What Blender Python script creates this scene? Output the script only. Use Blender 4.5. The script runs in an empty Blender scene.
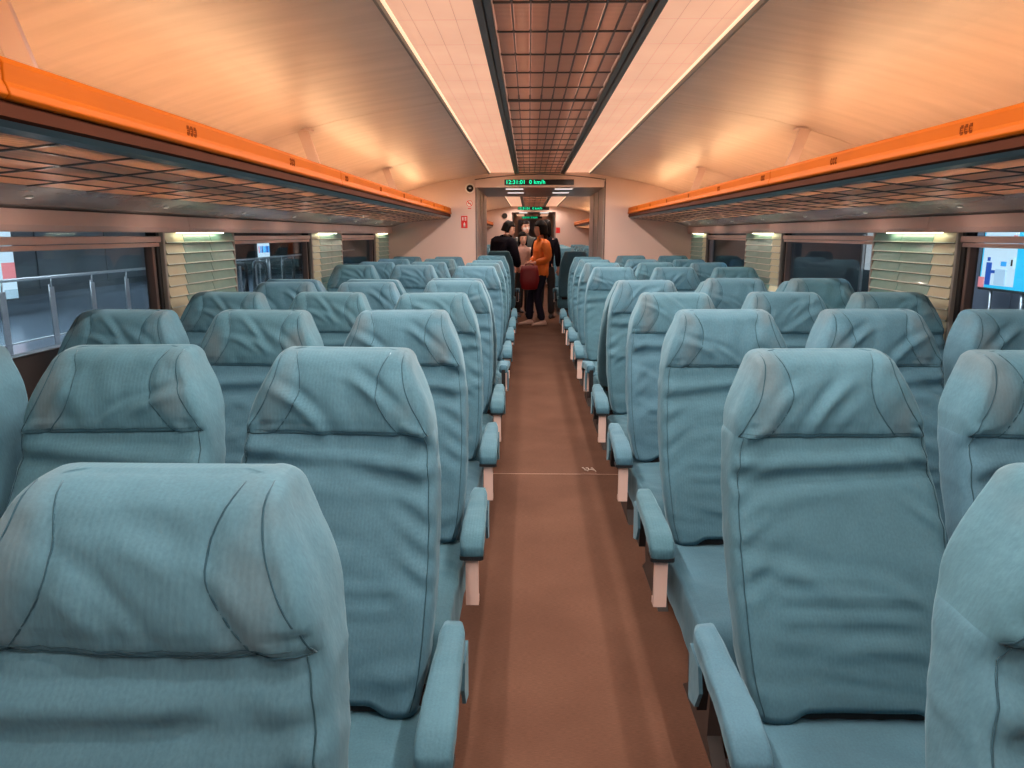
import bpy, math, random
from mathutils import Vector, Matrix, noise
random.seed(7)
C = bpy.context.scene.collection
PI = math.pi
S = bpy.context.scene

# ------------------------------------------------------------------ camera
CAM_H = 1.42
cam_d = bpy.data.cameras.new('camera'); cam = bpy.data.objects.new('camera', cam_d); C.objects.link(cam)
cam_d.sensor_width = 36.0; cam_d.lens = 740.0 / 1024 * 36; cam_d.clip_start = 0.02; cam_d.clip_end = 200
cam.location = (0, 0, CAM_H)
cam.rotation_euler = (PI / 2 - 0.1996, 0, 0.0225)
S.camera = cam
# ------------------------------------------------------------------ world, exposure, light levels
w = bpy.data.worlds.new('World'); S.world = w; w.use_nodes = True
w.node_tree.nodes['Background'].inputs[0].default_value = (0.30, 0.36, 0.42, 1)
w.node_tree.nodes['Background'].inputs[1].default_value = 0.12
S.view_settings.view_transform = 'Standard'; S.view_settings.look = 'None'
S.view_settings.gamma = 1; S.view_settings.exposure = 0.0
S.cycles.use_denoising = True
S.cycles.max_bounces = 10; S.cycles.diffuse_bounces = 6; S.cycles.glossy_bounces = 4
S.cycles.sample_clamp_indirect = 8
STRIP = 0.84      # lamp strip radiance
COVE = 34.0        # cove tube radiance
LAMPCOL = (1.0, 0.50, 0.31)
COVECOL = (1.0, 0.58, 0.29)
READ_W = 0.34
SPOT_W = 16.0
SPOTCOL = (1.0, .80, .70)
# unseen spots added in rows under both ceiling strips to brighten the cabin
for sd_ in (-1, 1):
    y_ = -.3
    while y_ < 19.2:
        if not 8.7 < y_ < 11.2:
            ld = bpy.data.lights.new('strip_fill_spot', 'SPOT'); ld.energy = SPOT_W; ld.color = SPOTCOL
            ld.spot_size = math.radians(172); ld.spot_blend = .55; ld.shadow_soft_size = 0.0
            lo = bpy.data.objects.new('strip_fill_spot', ld); lo.location = (.12 + sd_ * .43, y_, 2.10); C.objects.link(lo)
        y_ += .47 if y_ < 8 else .9

# ------------------------------------------------------------------ materials
MATS = {}
def nodes_of(name):
    m = bpy.data.materials.new(name); m.use_nodes = True
    nt = m.node_tree; b = nt.nodes['Principled BSDF']
    MATS[name] = m
    return m, nt, b
def N(nt, t, **k):
    n = nt.nodes.new(t)
    for a, v in k.items():
        if a.startswith('i_'):
            n.inputs[a[2:].replace('_', ' ')].default_value = v
        else: setattr(n, a, v)
    return n
def mapped(nt, scale=(1, 1, 1), coord='Object'):
    tc = N(nt, 'ShaderNodeTexCoord'); mp = N(nt, 'ShaderNodeMapping')
    mp.inputs['Scale'].default_value = scale
    nt.links.new(tc.outputs[coord], mp.inputs[0]); return mp.outputs[0]
def ramp(nt, fac, stops):
    r = N(nt, 'ShaderNodeValToRGB'); nt.links.new(fac, r.inputs[0])
    el = r.color_ramp.elements
    while len(el) < len(stops): el.new(0.5)
    for e, (p, c) in zip(el, stops): e.position = p; e.color = (*c, 1)
    return r.outputs[0]
def plain(name, col, rough=0.6, metal=0.0, var=0.08, vscale=6.0, bump=0.0, bscale=60, spec=0.5, coat=0.0):
    m, nt, b = nodes_of(name)
    nz = N(nt, 'ShaderNodeTexNoise'); nz.inputs['Scale'].default_value = vscale; nz.inputs['Detail'].default_value = 4
    nt.links.new(mapped(nt), nz.inputs['Vector'])
    lo = tuple(max(0, c * (1 - var)) for c in col); hi = tuple(min(1, c * (1 + var)) for c in col)
    nt.links.new(ramp(nt, nz.outputs['Fac'], [(0.3, lo), (0.7, hi)]), b.inputs['Base Color'])
    b.inputs['Roughness'].default_value = rough; b.inputs['Metallic'].default_value = metal
    b.inputs['Specular IOR Level'].default_value = spec; b.inputs['Coat Weight'].default_value = coat
    if bump:
        n2 = N(nt, 'ShaderNodeTexNoise'); n2.inputs['Scale'].default_value = bscale
        nt.links.new(mapped(nt), n2.inputs['Vector'])
        bp = N(nt, 'ShaderNodeBump'); bp.inputs['Strength'].default_value = bump; bp.inputs['Distance'].default_value = 0.01
        nt.links.new(n2.outputs['Fac'], bp.inputs['Height']); nt.links.new(bp.outputs[0], b.inputs['Normal'])
    return m
def emit(name, col, st):
    m, nt, b = nodes_of(name)
    b.inputs['Base Color'].default_value = (*[min(1, c * .5) for c in col], 1)
    b.inputs['Emission Color'].default_value = (*col, 1); b.inputs['Emission Strength'].default_value = st
    return m

def fabric(name, col, stain=False, darken=1.0):
    m, nt, b = nodes_of(name)
    L = nt.links.new
    col = tuple(c * darken for c in col)
    vec = mapped(nt)
    n1 = N(nt, 'ShaderNodeTexNoise'); n1.inputs['Scale'].default_value = 5; n1.inputs['Detail'].default_value = 5; n1.inputs['Roughness'].default_value = .6
    L(vec, n1.inputs['Vector'])
    c1 = ramp(nt, n1.outputs['Fac'], [(0.3, tuple(c * .84 for c in col)), (0.72, tuple(min(1, c * 1.14) for c in col))])
    # fine fleecy fibre streaks running down the cloth
    n2 = N(nt, 'ShaderNodeTexNoise'); n2.inputs['Scale'].default_value = 1; n2.inputs['Detail'].default_value = 3
    L(mapped(nt, (260, 260, 55)), n2.inputs['Vector'])
    mx = N(nt, 'ShaderNodeMixRGB', blend_type='MULTIPLY'); mx.inputs[0].default_value = 0.6
    L(c1, mx.inputs[1]); L(ramp(nt, n2.outputs['Fac'], [(0.3, (.80, .82, .84)), (0.68, (1.08, 1.08, 1.06))]), mx.inputs[2])
    out = mx.outputs[0]
    # per-seat tone
    oi = N(nt, 'ShaderNodeObjectInfo')
    hs = N(nt, 'ShaderNodeHueSaturation')
    mr = N(nt, 'ShaderNodeMapRange'); mr.inputs[3].default_value = .94; mr.inputs[4].default_value = 1.07
    L(oi.outputs['Random'], mr.inputs[0]); L(mr.outputs[0], hs.inputs['Value'])
    mr2 = N(nt, 'ShaderNodeMapRange'); mr2.inputs[3].default_value = .495; mr2.inputs[4].default_value = .505
    L(oi.outputs['Random'], mr2.inputs[0]); L(mr2.outputs[0], hs.inputs['Hue'])
    L(out, hs.inputs['Color']); out = hs.outputs[0]
    if stain:   # worn, greyish brown patch where hands grip the sides of the headrest
        sep = N(nt, 'ShaderNodeSeparateXYZ'); L(vec, sep.inputs[0])
        ab = N(nt, 'ShaderNodeMath', operation='ABSOLUTE'); L(sep.outputs[0], ab.inputs[0])
        gx = N(nt, 'ShaderNodeMapRange'); gx.interpolation_type = 'SMOOTHSTEP'
        gx.inputs[1].default_value = .085; gx.inputs[2].default_value = .135; L(ab.outputs[0], gx.inputs[0])
        gx2 = N(nt, 'ShaderNodeMapRange'); gx2.interpolation_type = 'SMOOTHSTEP'
        gx2.inputs[1].default_value = .185; gx2.inputs[2].default_value = .15; L(ab.outputs[0], gx2.inputs[0])
        n3 = N(nt, 'ShaderNodeTexNoise', noise_dimensions='4D'); n3.inputs['Scale'].default_value = 7
        L(vec, n3.inputs['Vector'])
        mw = N(nt, 'ShaderNodeMath', operation='MULTIPLY'); mw.inputs[1].default_value = 40; L(oi.outputs['Random'], mw.inputs[0]); L(mw.outputs[0], n3.inputs['W'])
        gn = N(nt, 'ShaderNodeMapRange'); gn.inputs[1].default_value = .42; gn.inputs[2].default_value = .62; L(n3.outputs['Fac'], gn.inputs[0])
        m1 = N(nt, 'ShaderNodeMath', operation='MULTIPLY'); L(gx.outputs[0], m1.inputs[0]); L(gx2.outputs[0], m1.inputs[1])
        m2 = N(nt, 'ShaderNodeMath', operation='MULTIPLY'); L(m1.outputs[0], m2.inputs[0]); L(gn.outputs[0], m2.inputs[1])
        m3 = N(nt, 'ShaderNodeMath', operation='MULTIPLY'); m3.inputs[1].default_value = .5; L(m2.outputs[0], m3.inputs[0])
        ms = N(nt, 'ShaderNodeMixRGB'); L(m3.outputs[0], ms.inputs[0]); L(out, ms.inputs[1]); ms.inputs[2].default_value = (.125, .16, .175, 1)
        out = ms.outputs[0]
    L(out, b.inputs['Base Color'])
    b.inputs['Roughness'].default_value = .85; b.inputs['Specular IOR Level'].default_value = .25
    b.inputs['Sheen Weight'].default_value = .35; b.inputs['Sheen Roughness'].default_value = .4
    b.inputs['Sheen Tint'].default_value = (.45, .75, .9, 1)
    # herringbone-like weave + crumple relief
    wv = N(nt, 'ShaderNodeTexWave'); wv.inputs['Scale'].default_value = 38; wv.inputs['Distortion'].default_value = 1.2; wv.inputs['Detail'].default_value = 2
    L(vec, wv.inputs['Vector'])
    n4 = N(nt, 'ShaderNodeTexNoise'); n4.inputs['Scale'].default_value = 24; n4.inputs['Detail'].default_value = 4; L(vec, n4.inputs['Vector'])
    b1 = N(nt, 'ShaderNodeBump'); b1.inputs['Strength'].default_value = .10; b1.inputs['Distance'].default_value = .002
    L(wv.outputs['Fac'], b1.inputs['Height'])
    b2 = N(nt, 'ShaderNodeBump'); b2.inputs['Strength'].default_value = .35; b2.inputs['Distance'].default_value = .006
    L(n4.outputs['Fac'], b2.inputs['Height']); L(b1.outputs[0], b2.inputs['Normal']); L(b2.outputs[0], b.inputs['Normal'])
    return m

TEAL = (0.072, 0.192, 0.268)
fab = fabric('teal_fabric', TEAL)
fab_head = fabric('teal_fabric_headrest', TEAL, stain=True)
fab_seam = fabric('teal_seam_thread', (0.025, 0.085, 0.125))
dark_trim = plain('black_trim', (0.012, 0.016, 0.02), .5)
post_mat = plain('beige_plastic', (0.80, 0.62, 0.56), .45, var=.04)
frame_dark = plain('dark_grey_metal', (0.10, 0.095, 0.095), .45, .3)
wall_mat = plain('cream_wall_panel', (0.66, 0.50, 0.44), .42, var=.04, vscale=1.5)
ceil_m = None
def ceiling_mat():
    m, nt, b = nodes_of('satin_ceiling_panel'); L = nt.links.new
    nz = N(nt, 'ShaderNodeTexNoise'); nz.inputs['Scale'].default_value = 1; nz.inputs['Detail'].default_value = 3
    L(mapped(nt, (2.2, 14, 2)), nz.inputs['Vector'])
    L(ramp(nt, nz.outputs['Fac'], [(0.3, (.51, .39, .33)), (0.7, (.60, .465, .395))]), b.inputs['Base Color'])
    b.inputs['Roughness'].default_value = .38
    bp = N(nt, 'ShaderNodeBump'); bp.inputs['Strength'].default_value = .25; bp.inputs['Distance'].default_value = .01
    L(nz.outputs['Fac'], bp.inputs['Height']); L(bp.outputs[0], b.inputs['Normal'])
    return m
ceil_m = ceiling_mat()
orange_m = plain('orange_rail', (0.40, 0.090, 0.001), .5, var=.07, vscale=3, spec=.08)
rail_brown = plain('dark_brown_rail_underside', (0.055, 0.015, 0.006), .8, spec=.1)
rack_grey = plain('dark_slate_rack_metal', (0.075, 0.10, 0.115), .35, .2)
fascia_m = plain('glossy_grey_fascia', (0.32, 0.30, 0.28), .26, .35, bump=.15, bscale=12)
pink_m = plain('peach_window_header', (0.80, 0.53, 0.45), .45, var=.04)
num_m = plain('brown_print', (0.15, 0.032, 0.006), .8, spec=.05)

def slit_mat(name, c_lo, c_hi, scale, axis, trans):
    m, nt, b = nodes_of(name); L = nt.links.new
    wv = N(nt, 'ShaderNodeTexWave', bands_direction=axis); wv.inputs['Scale'].default_value = scale
    L(mapped(nt), wv.inputs['Vector'])
    nz = N(nt, 'ShaderNodeTexNoise'); nz.inputs['Scale'].default_value = 7; nz.inputs['Detail'].default_value = 4
    L(mapped(nt), nz.inputs['Vector'])
    c = ramp(nt, wv.outputs['Fac'], [(0.25, c_lo), (0.55, c_hi)])
    mx = N(nt, 'ShaderNodeMixRGB', blend_type='MULTIPLY'); mx.inputs[0].default_value = .6
    L(c, mx.inputs[1]); L(ramp(nt, nz.outputs['Fac'], [(.3, (.62, .6, .6)), (.7, (1.1, 1.1, 1.1))]), mx.inputs[2])
    L(mx.outputs[0], b.inputs['Base Color'])
    b.inputs['Roughness'].default_value = .5
    bp = N(nt, 'ShaderNodeBump'); bp.inputs['Strength'].default_value = .5; bp.inputs['Distance'].default_value = .003
    L(wv.outputs['Fac'], bp.inputs['Height']); L(bp.outputs[0], b.inputs['Normal'])
    # the plates are perforated: some of the lamp light above comes through
    tr = N(nt, 'ShaderNodeBsdfTranslucent'); tr.inputs[0].default_value = (.88, .74, .64, 1)
    ms = N(nt, 'ShaderNodeMixShader'); ms.inputs[0].default_value = trans
    L(b.outputs[0], ms.inputs[1]); L(tr.outputs[0], ms.inputs[2])
    L(ms.outputs[0], nt.nodes['Material Output'].inputs[0])
    return m
grille_m = slit_mat('slotted_grille_plate', (.40, .24, .19), (.80, .52, .42), 22, 'Y', .35)
rack_cell_m = slit_mat('slotted_rack_plate', (.45, .36, .31), (.88, .74, .64), 16, 'Y', .62)

def lamp_mat():
    m, nt, b = nodes_of('lamp_diffuser'); L = nt.links.new
    vec = mapped(nt)
    sep = N(nt, 'ShaderNodeSeparateXYZ'); L(vec, sep.inputs[0])
    def lines(out, per, wd):
        a = N(nt, 'ShaderNodeMath', operation='DIVIDE'); L(out, a.inputs[0]); a.inputs[1].default_value = per
        f = N(nt, 'ShaderNodeMath', operation='FRACT'); L(a.outputs[0], f.inputs[0])
        g = N(nt, 'ShaderNodeMath', operation='LESS_THAN'); L(f.outputs[0], g.inputs[0]); g.inputs[1].default_value = wd
        return g.outputs[0]
    l1 = lines(sep.outputs[0], .0725, .05); l2 = lines(sep.outputs[1], .33, .02)
    mxm = N(nt, 'ShaderNodeMath', operation='MAXIMUM'); L(l1, mxm.inputs[0]); L(l2, mxm.inputs[1])
    nz = N(nt, 'ShaderNodeTexNoise'); nz.inputs['Scale'].default_value = 4; nz.inputs['Detail'].default_value = 3; L(vec, nz.inputs['Vector'])
    st = N(nt, 'ShaderNodeMapRange'); st.inputs[1].default_value = .3; st.inputs[2].default_value = .7
    st.inputs[3].default_value = STRIP * .9; st.inputs[4].default_value = STRIP * 1.08
    L(nz.outputs['Fac'], st.inputs[0])
    k = N(nt, 'ShaderNodeMath', operation='MULTIPLY_ADD'); L(mxm.outputs[0], k.inputs[0]); k.inputs[1].default_value = -.3; k.inputs[2].default_value = 1
    mm = N(nt, 'ShaderNodeMath', operation='MULTIPLY'); L(st.outputs[0], mm.inputs[0]); L(k.outputs[0], mm.inputs[1])
    b.inputs['Base Color'].default_value = (.14, .10, .08, 1); b.inputs['Roughness'].default_value = .4
    b.inputs['Emission Color'].default_value = (*LAMPCOL, 1)
    L(mm.outputs[0], b.inputs['Emission Strength'])
    return m
lamp_m = lamp_mat()
lamp_edge_m = emit('lamp_tube_edge', (1, .66, .42), 1.25)
cove_m = emit('cove_tube', COVECOL, COVE)

def carpet_mat():
    m, nt, b = nodes_of('brown_carpet'); L = nt.links.new
    n1 = N(nt, 'ShaderNodeTexNoise'); n1.inputs['Scale'].default_value = 2.2; n1.inputs['Detail'].default_value = 6; L(mapped(nt), n1.inputs['Vector'])
    n2 = N(nt, 'ShaderNodeTexNoise'); n2.inputs['Scale'].default_value = 1; n2.inputs['Detail'].default_value = 2; L(mapped(nt, (60, 420, 60)), n2.inputs['Vector'])
    n3 = N(nt, 'ShaderNodeTexNoise'); n3.inputs['Scale'].default_value = 420; L(mapped(nt), n3.inputs['Vector'])
    c1 = ramp(nt, n1.outputs['Fac'], [(.3, (.125, .062, .040)), (.7, (.175, .092, .061))])
    mx = N(nt, 'ShaderNodeMixRGB', blend_type='MULTIPLY'); mx.inputs[0].default_value = .7
    L(c1, mx.inputs[1]); L(ramp(nt, n2.outputs['Fac'], [(.3, (.75, .75, .75)), (.7, (1.15, 1.15, 1.15))]), mx.inputs[2])
    L(mx.outputs[0], b.inputs['Base Color']); b.inputs['Roughness'].default_value = .9; b.inputs['Specular IOR Level'].default_value = .2
    bp = N(nt, 'ShaderNodeBump'); bp.inputs['Strength'].default_value = .4; bp.inputs['Distance'].default_value = .003
    L(n3.outputs['Fac'], bp.inputs['Height']); L(bp.outputs[0], b.inputs['Normal'])
    return m
carpet_m = carpet_mat()
slat_m = plain('sea_green_glazed_slat', (0.20, 0.42, 0.38), .28, var=.12, vscale=9, coat=.3)
slat_cream_m = plain('cream_slat', (0.62, 0.64, 0.46), .4, var=.08)
slat_edge_m = plain('pale_slat_back', (0.62, 0.74, 0.68), .4)
win_frame_m = plain('brown_window_frame', (0.16, 0.12, 0.11), .4, .2)
win_metal_m = plain('brushed_window_edge', (0.42, 0.40, 0.36), .35, .5)
black_rub = plain('black_rubber', (0.012, 0.011, 0.012), .45)
sill_dark_m = plain('dark_tinted_sill', (0.035, 0.030, 0.030), .35)
def glass_mat():
    m = bpy.data.materials.new('window_glass'); m.use_nodes = True; nt = m.node_tree
    for n in list(nt.nodes): nt.nodes.remove(n)
    o = N(nt, 'ShaderNodeOutputMaterial'); t = N(nt, 'ShaderNodeBsdfTransparent'); g = N(nt, 'ShaderNodeBsdfGlossy')
    t.inputs[0].default_value = (.80, .86, .88, 1); g.inputs[0].default_value = (.9, .95, 1, 1); g.inputs['Roughness'].default_value = .02
    lw = N(nt, 'ShaderNodeLayerWeight'); lw.inputs[0].default_value = .5
    pw = N(nt, 'ShaderNodeMath', operation='POWER'); pw.inputs[1].default_value = 4; nt.links.new(lw.outputs['Facing'], pw.inputs[0])
    f = N(nt, 'ShaderNodeMath', operation='MULTIPLY_ADD'); f.inputs[1].default_value = .30; f.inputs[2].default_value = .03; nt.links.new(pw.outputs[0], f.inputs[0])
    mx = N(nt, 'ShaderNodeMixShader'); nt.links.new(f.outputs[0], mx.inputs[0]); nt.links.new(t.outputs[0], mx.inputs[1]); nt.links.new(g.outputs[0], mx.inputs[2])
    nt.links.new(mx.outputs[0], o.inputs[0]); return m
glass_m = glass_mat()

# ------------------------------------------------------------------ mesh builder
class MB:
    def __init__(s): s.v = []; s.f = []; s.m = []; s.sm = []
    def add(s, vs, fs, mi=0, smooth=False):
        o = len(s.v); s.v += [tuple(v) for v in vs]
        for f in fs: s.f.append(tuple(i + o for i in f)); s.m.append(mi); s.sm.append(smooth)
        return s
    def box(s, x0, x1, y0, y1, z0, z1, mi=0):
        vs = [(x, y, z) for z in (z0, z1) for y in (y0, y1) for x in (x0, x1)]
        return s.add(vs, [(0, 2, 3, 1), (4, 5, 7, 6), (0, 1, 5, 4), (2, 6, 7, 3), (0, 4, 6, 2), (1, 3, 7, 5)], mi)
    def loft(s, loops, closed=True, cap=True, mi=0, smooth=True):
        n = len(loops[0]); vs = [p for l in loops for p in l]; fs = []
        for j in range(len(loops) - 1):
            for i in range(n if closed else n - 1):
                a = j * n + i; b = j * n + (i + 1) % n
                fs.append((a, b, b + n, a + n))
        if cap:
            fs.append(tuple(range(n - 1, -1, -1))); fs.append(tuple((len(loops) - 1) * n + i for i in range(n)))
        return s.add(vs, fs, mi, smooth)
    def tube(s, pts, r, n=8, mi=0, cap=True):
        pts = [Vector(p) for p in pts]; loops = []
        for k, p in enumerate(pts):
            t = (pts[min(k + 1, len(pts) - 1)] - pts[max(k - 1, 0)]).normalized()
            a = t.cross(Vector((0, 0, 1)));
            if a.length < .1: a = t.cross(Vector((1, 0, 0)))
            a.normalize(); b = t.cross(a)
            rr = r[k] if isinstance(r, (list, tuple)) else r
            loops.append([p + (a * math.cos(2 * PI * i / n) + b * math.sin(2 * PI * i / n)) * rr for i in range(n)])
        return s.loft(loops, True, cap, mi)
    def extrude_y(s, prof, y0, y1, mi=0, smooth=False, closed=True):
        return s.loft([[(x, y0, z) for x, z in prof], [(x, y1, z) for x, z in prof]], closed, closed, mi, smooth)
    def mesh(s, name, mats):
        me = bpy.data.meshes.new(name); me.from_pydata(s.v, [], s.f)
        for m in mats: me.materials.append(m)
        me.polygons.foreach_set('material_index', s.m); me.polygons.foreach_set('use_smooth', s.sm)
        me.update(); fix_normals(me); return me
    def obj(s, name, mats, parent=None, loc=None):
        if not isinstance(mats, (list, tuple)): mats = [mats]
        return link(name, s.mesh(name, mats), parent, loc)
import bmesh
def fix_normals(me):
    bm = bmesh.new(); bm.from_mesh(me); bmesh.ops.recalc_face_normals(bm, faces=bm.faces); bm.to_mesh(me); bm.free()
def link(name, data, parent=None, loc=None, rot=None):
    o = bpy.data.objects.new(name, data); C.objects.link(o)
    if parent is not None: o.parent = parent
    if loc is not None: o.location = loc
    if rot is not None: o.rotation_euler = rot
    return o
def bevel(o, wdt=.003, seg=2):
    m = o.modifiers.new('bevel', 'BEVEL'); m.width = wdt; m.segments = seg; m.limit_method = 'ANGLE'; return o
def struct(o): o['kind'] = 'structure'; return o
def tag(o, label, cat, group=None):
    o['label'] = label; o['category'] = cat
    if group: o['group'] = group
    return o
def lerp(a, b, t): return a + (b - a) * t
def interp(tab, x):
    if x <= tab[0][0]: return tab[0][1]
    for (x0, y0), (x1, y1) in zip(tab, tab[1:]):
        if x <= x1:
            t = (x - x0) / (x1 - x0); return y0 + (y1 - y0) * t
    return tab[-1][1]
def sinterp(tab, x):   # smooth (Catmull-Rom) interpolation
    n = len(tab)
    if x <= tab[0][0]: return tab[0][1]
    if x >= tab[-1][0]: return tab[-1][1]
    for i in range(n - 1):
        if x <= tab[i + 1][0]:
            x0, y0 = tab[i]; x1, y1 = tab[i + 1]
            m0 = (y1 - tab[i - 1][1]) / (x1 - tab[i - 1][0]) if i > 0 else (y1 - y0) / (x1 - x0)
            m1 = (tab[i + 2][1] - y0) / (tab[i + 2][0] - x0) if i < n - 2 else (y1 - y0) / (x1 - x0)
            h = x1 - x0; t = (x - x0) / h
            return (2*t**3 - 3*t*t + 1)*y0 + (t**3 - 2*t*t + t)*h*m0 + (-2*t**3 + 3*t*t)*y1 + (t**3 - t*t)*h*m1
def sstep(a, b, x):
    t = max(0, min(1, (x - a) / (b - a))); return t * t * (3 - 2 * t)

# ------------------------------------------------------------------ car body geometry (x measured from the car's centre line)
X0 = 0.12
YS, YB = -1.2, 8.85          # our compartment; bulkhead at YB
YN, YB2 = 11.0, 19.3         # next compartment
YN3, YB3 = 21.4, 29.7
def P(side, rel): return X0 + side * rel
WALL = 1.745
SIDES = ((-1, 'left'), (1, 'right'))
CEIL = [(.585, 2.108), (.75, 2.082), (.95, 2.052), (1.15, 2.015), (1.33, 1.968), (1.5, 1.918), (1.62, 1.875), (1.72, 1.82), (1.80, 1.70)]
JOINTS = [-.57, 1.78, 4.13, 6.48]

floor = struct(MB().box(X0 - 1.9, X0 + 1.9, YS, 4.277, -.04, 0).obj('floor', carpet_m))
fl2 = MB().box(X0 - 1.9, X0 + 1.9, 4.283, YB3 + 2, -.04, 0).obj('carpet_length', carpet_m, floor)
MB().box(X0 - .6, X0 + .6, 4.278, 4.2825, -.04, .0015).obj('joint_strip', plain('pale_joint', (.5, .33, .26), .5), floor)

ceiling = struct(MB().box(X0 - 1.9, X0 + 1.9, YS, YB3 + 2, 2.25, 2.27).obj('ceiling', plain('roof_shell', (.3, .25, .22), .7)))

def ceiling_section(y0, y1, joints, parent):
    ys = [y0] + [j for j in joints if y0 < j < y1] + [y1]
    for sd, _ in SIDES:
        prof = [(P(sd, r), z) for r, z in CEIL] + [(P(sd, r + .012), z + .02) for r, z in reversed(CEIL)]
        for a, b in zip(ys, ys[1:]):
            MB().extrude_y(prof, a + .003, b - .003, smooth=False).obj('ceiling_panel', ceil_m, parent)
        # closing shadow gap behind the joints
        prof2 = [(P(sd, r + .002), z + .012) for r, z in CEIL] + [(P(sd, r + .02), z + .03) for r, z in reversed(CEIL)]
        MB().extrude_y(prof2, y0, y1).obj('ceiling_backing', frame_dark, parent)
ceiling_section(YS, YB, JOINTS, ceiling)
ceiling_section(YN, YB2, [13.3, 15.6, 17.9], ceiling)
ceiling_section(YN3, YB3, [], ceiling)

# ---- slotted grille and its dark side channels
grille_fill_m = emit('dim_grille_fill', (1, .58, .42), 7.0)
def grille(y0, y1, step, parent, lanes=8, fine_after=1e9):
    half = .235
    b = MB().box(P(-1, .30), P(1, .30), y0, y1, 2.19, 2.205); b.obj('grille_backing', wall_mat, parent)
    for sd in (-1, 1): MB().tube([(P(sd, .147), y0 + .05, 2.165), (P(sd, .147), y1 - .05, 2.165)], .008, 6).obj('grille_tube', grille_fill_m, parent)  # hidden tubes added above the plates to make the grille glow
    for sd in (-1, 1):
        x0, x1 = sorted((P(sd, half + .003), P(sd, .262)))
        bevel(MB().box(x0, x1, y0, y1, 2.105, 2.15).obj('grille_channel', frame_dark, parent))
        x0, x1 = sorted((P(sd, .266), P(sd, .292)))
        bevel(MB().box(x0, x1, y0, y1, 2.100, 2.15).obj('grille_channel', frame_dark, parent))
    wl = 2 * half / lanes; cells = {}
    y = y0; k = 0
    while y < y1 - .01:
        L_ = min(step, y1 - y)
        big = min(abs(y + L_ - j) for j in JOINTS) < .17
        key = round(L_, 4)
        if key not in cells:
            cells[key] = MB().box(-wl / 2 + .005, wl / 2 - .005, .005, L_ - .005, 0, .006).mesh('grille_plate', [grille_m])
        for i in range(lanes):
            xx = X0 - half + wl * (i + .5)
            link('grille_plate', cells[key], parent, (xx, y, 2.118))
        if k: MB().box(X0 - half, X0 + half, y - .004, y + .004, 2.113, 2.122).obj('grille_crossbar', frame_dark, parent)
        y += L_; k += 1
    # the lengthwise and crosswise bars
    for i in range(1, lanes):
        xx = X0 - half + wl * i
        MB().box(xx - .003, xx + .003, y0, y1, 2.114, 2.121).obj('grille_bar', frame_dark, parent)
grille(-.57, YB, .33571, ceiling)
for j in (1.78, 4.13, 6.48):
    MB().box(P(-1, .235), P(1, .235), j - .012, j + .006, 2.106, 2.14).obj('grille_crossbar', frame_dark, ceiling)
grille(YN, YB2, .83, ceiling, 4)
grille(YN3, YB3, 1.66, ceiling, 4)

# ---- lamp strips
def strips(y0, y1, joints, parent_group, where):
    ys = [y0] + [j for j in joints if y0 < j < y1] + [y1]
    for sd, sn in SIDES:
        root = link('ceiling_lamp', None, None, (P(sd, .44), (y0 + y1) / 2, 2.13))
        tag(root, f'long peach ceiling light strip {sn} of the grille{where}', 'ceiling light', 'long ceiling light strips')
        for a, b in zip(ys, ys[1:]):
            x0, x1 = sorted((P(sd, .296) - P(sd, .44), P(sd, .562) - P(sd, .44)))
            dzo = [0, .004]
            MB().box(x0, x1, a + .003, b - .003, -.012, -.004).obj('diffuser_panel', lamp_m, root, (0, -(y0 + y1) / 2, 0))
        x0, x1 = sorted((sd * .124, sd * .134))
        MB().box(x0, x1, y0 + .01, y1 - .01, -.016, -.006).obj('bright_edge', lamp_edge_m, root, (0, -(y0 + y1) / 2, 0))
        x0, x1 = sorted((sd * .136, sd * .146))
        MB().box(x0, x1, y0, y1, -.032, .0).obj('edge_trim', frame_dark, root, (0, -(y0 + y1) / 2, 0))
strips(-.57, YB - .01, JOINTS, None, ', in the near compartment')
strips(YN + .01, YB2 - .01, [13.3, 15.6, 17.9], None, ', beyond the near doorway')
strips(YN3 + .01, YB3 - .01, [], None, ', in the farthest compartment')

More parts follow.
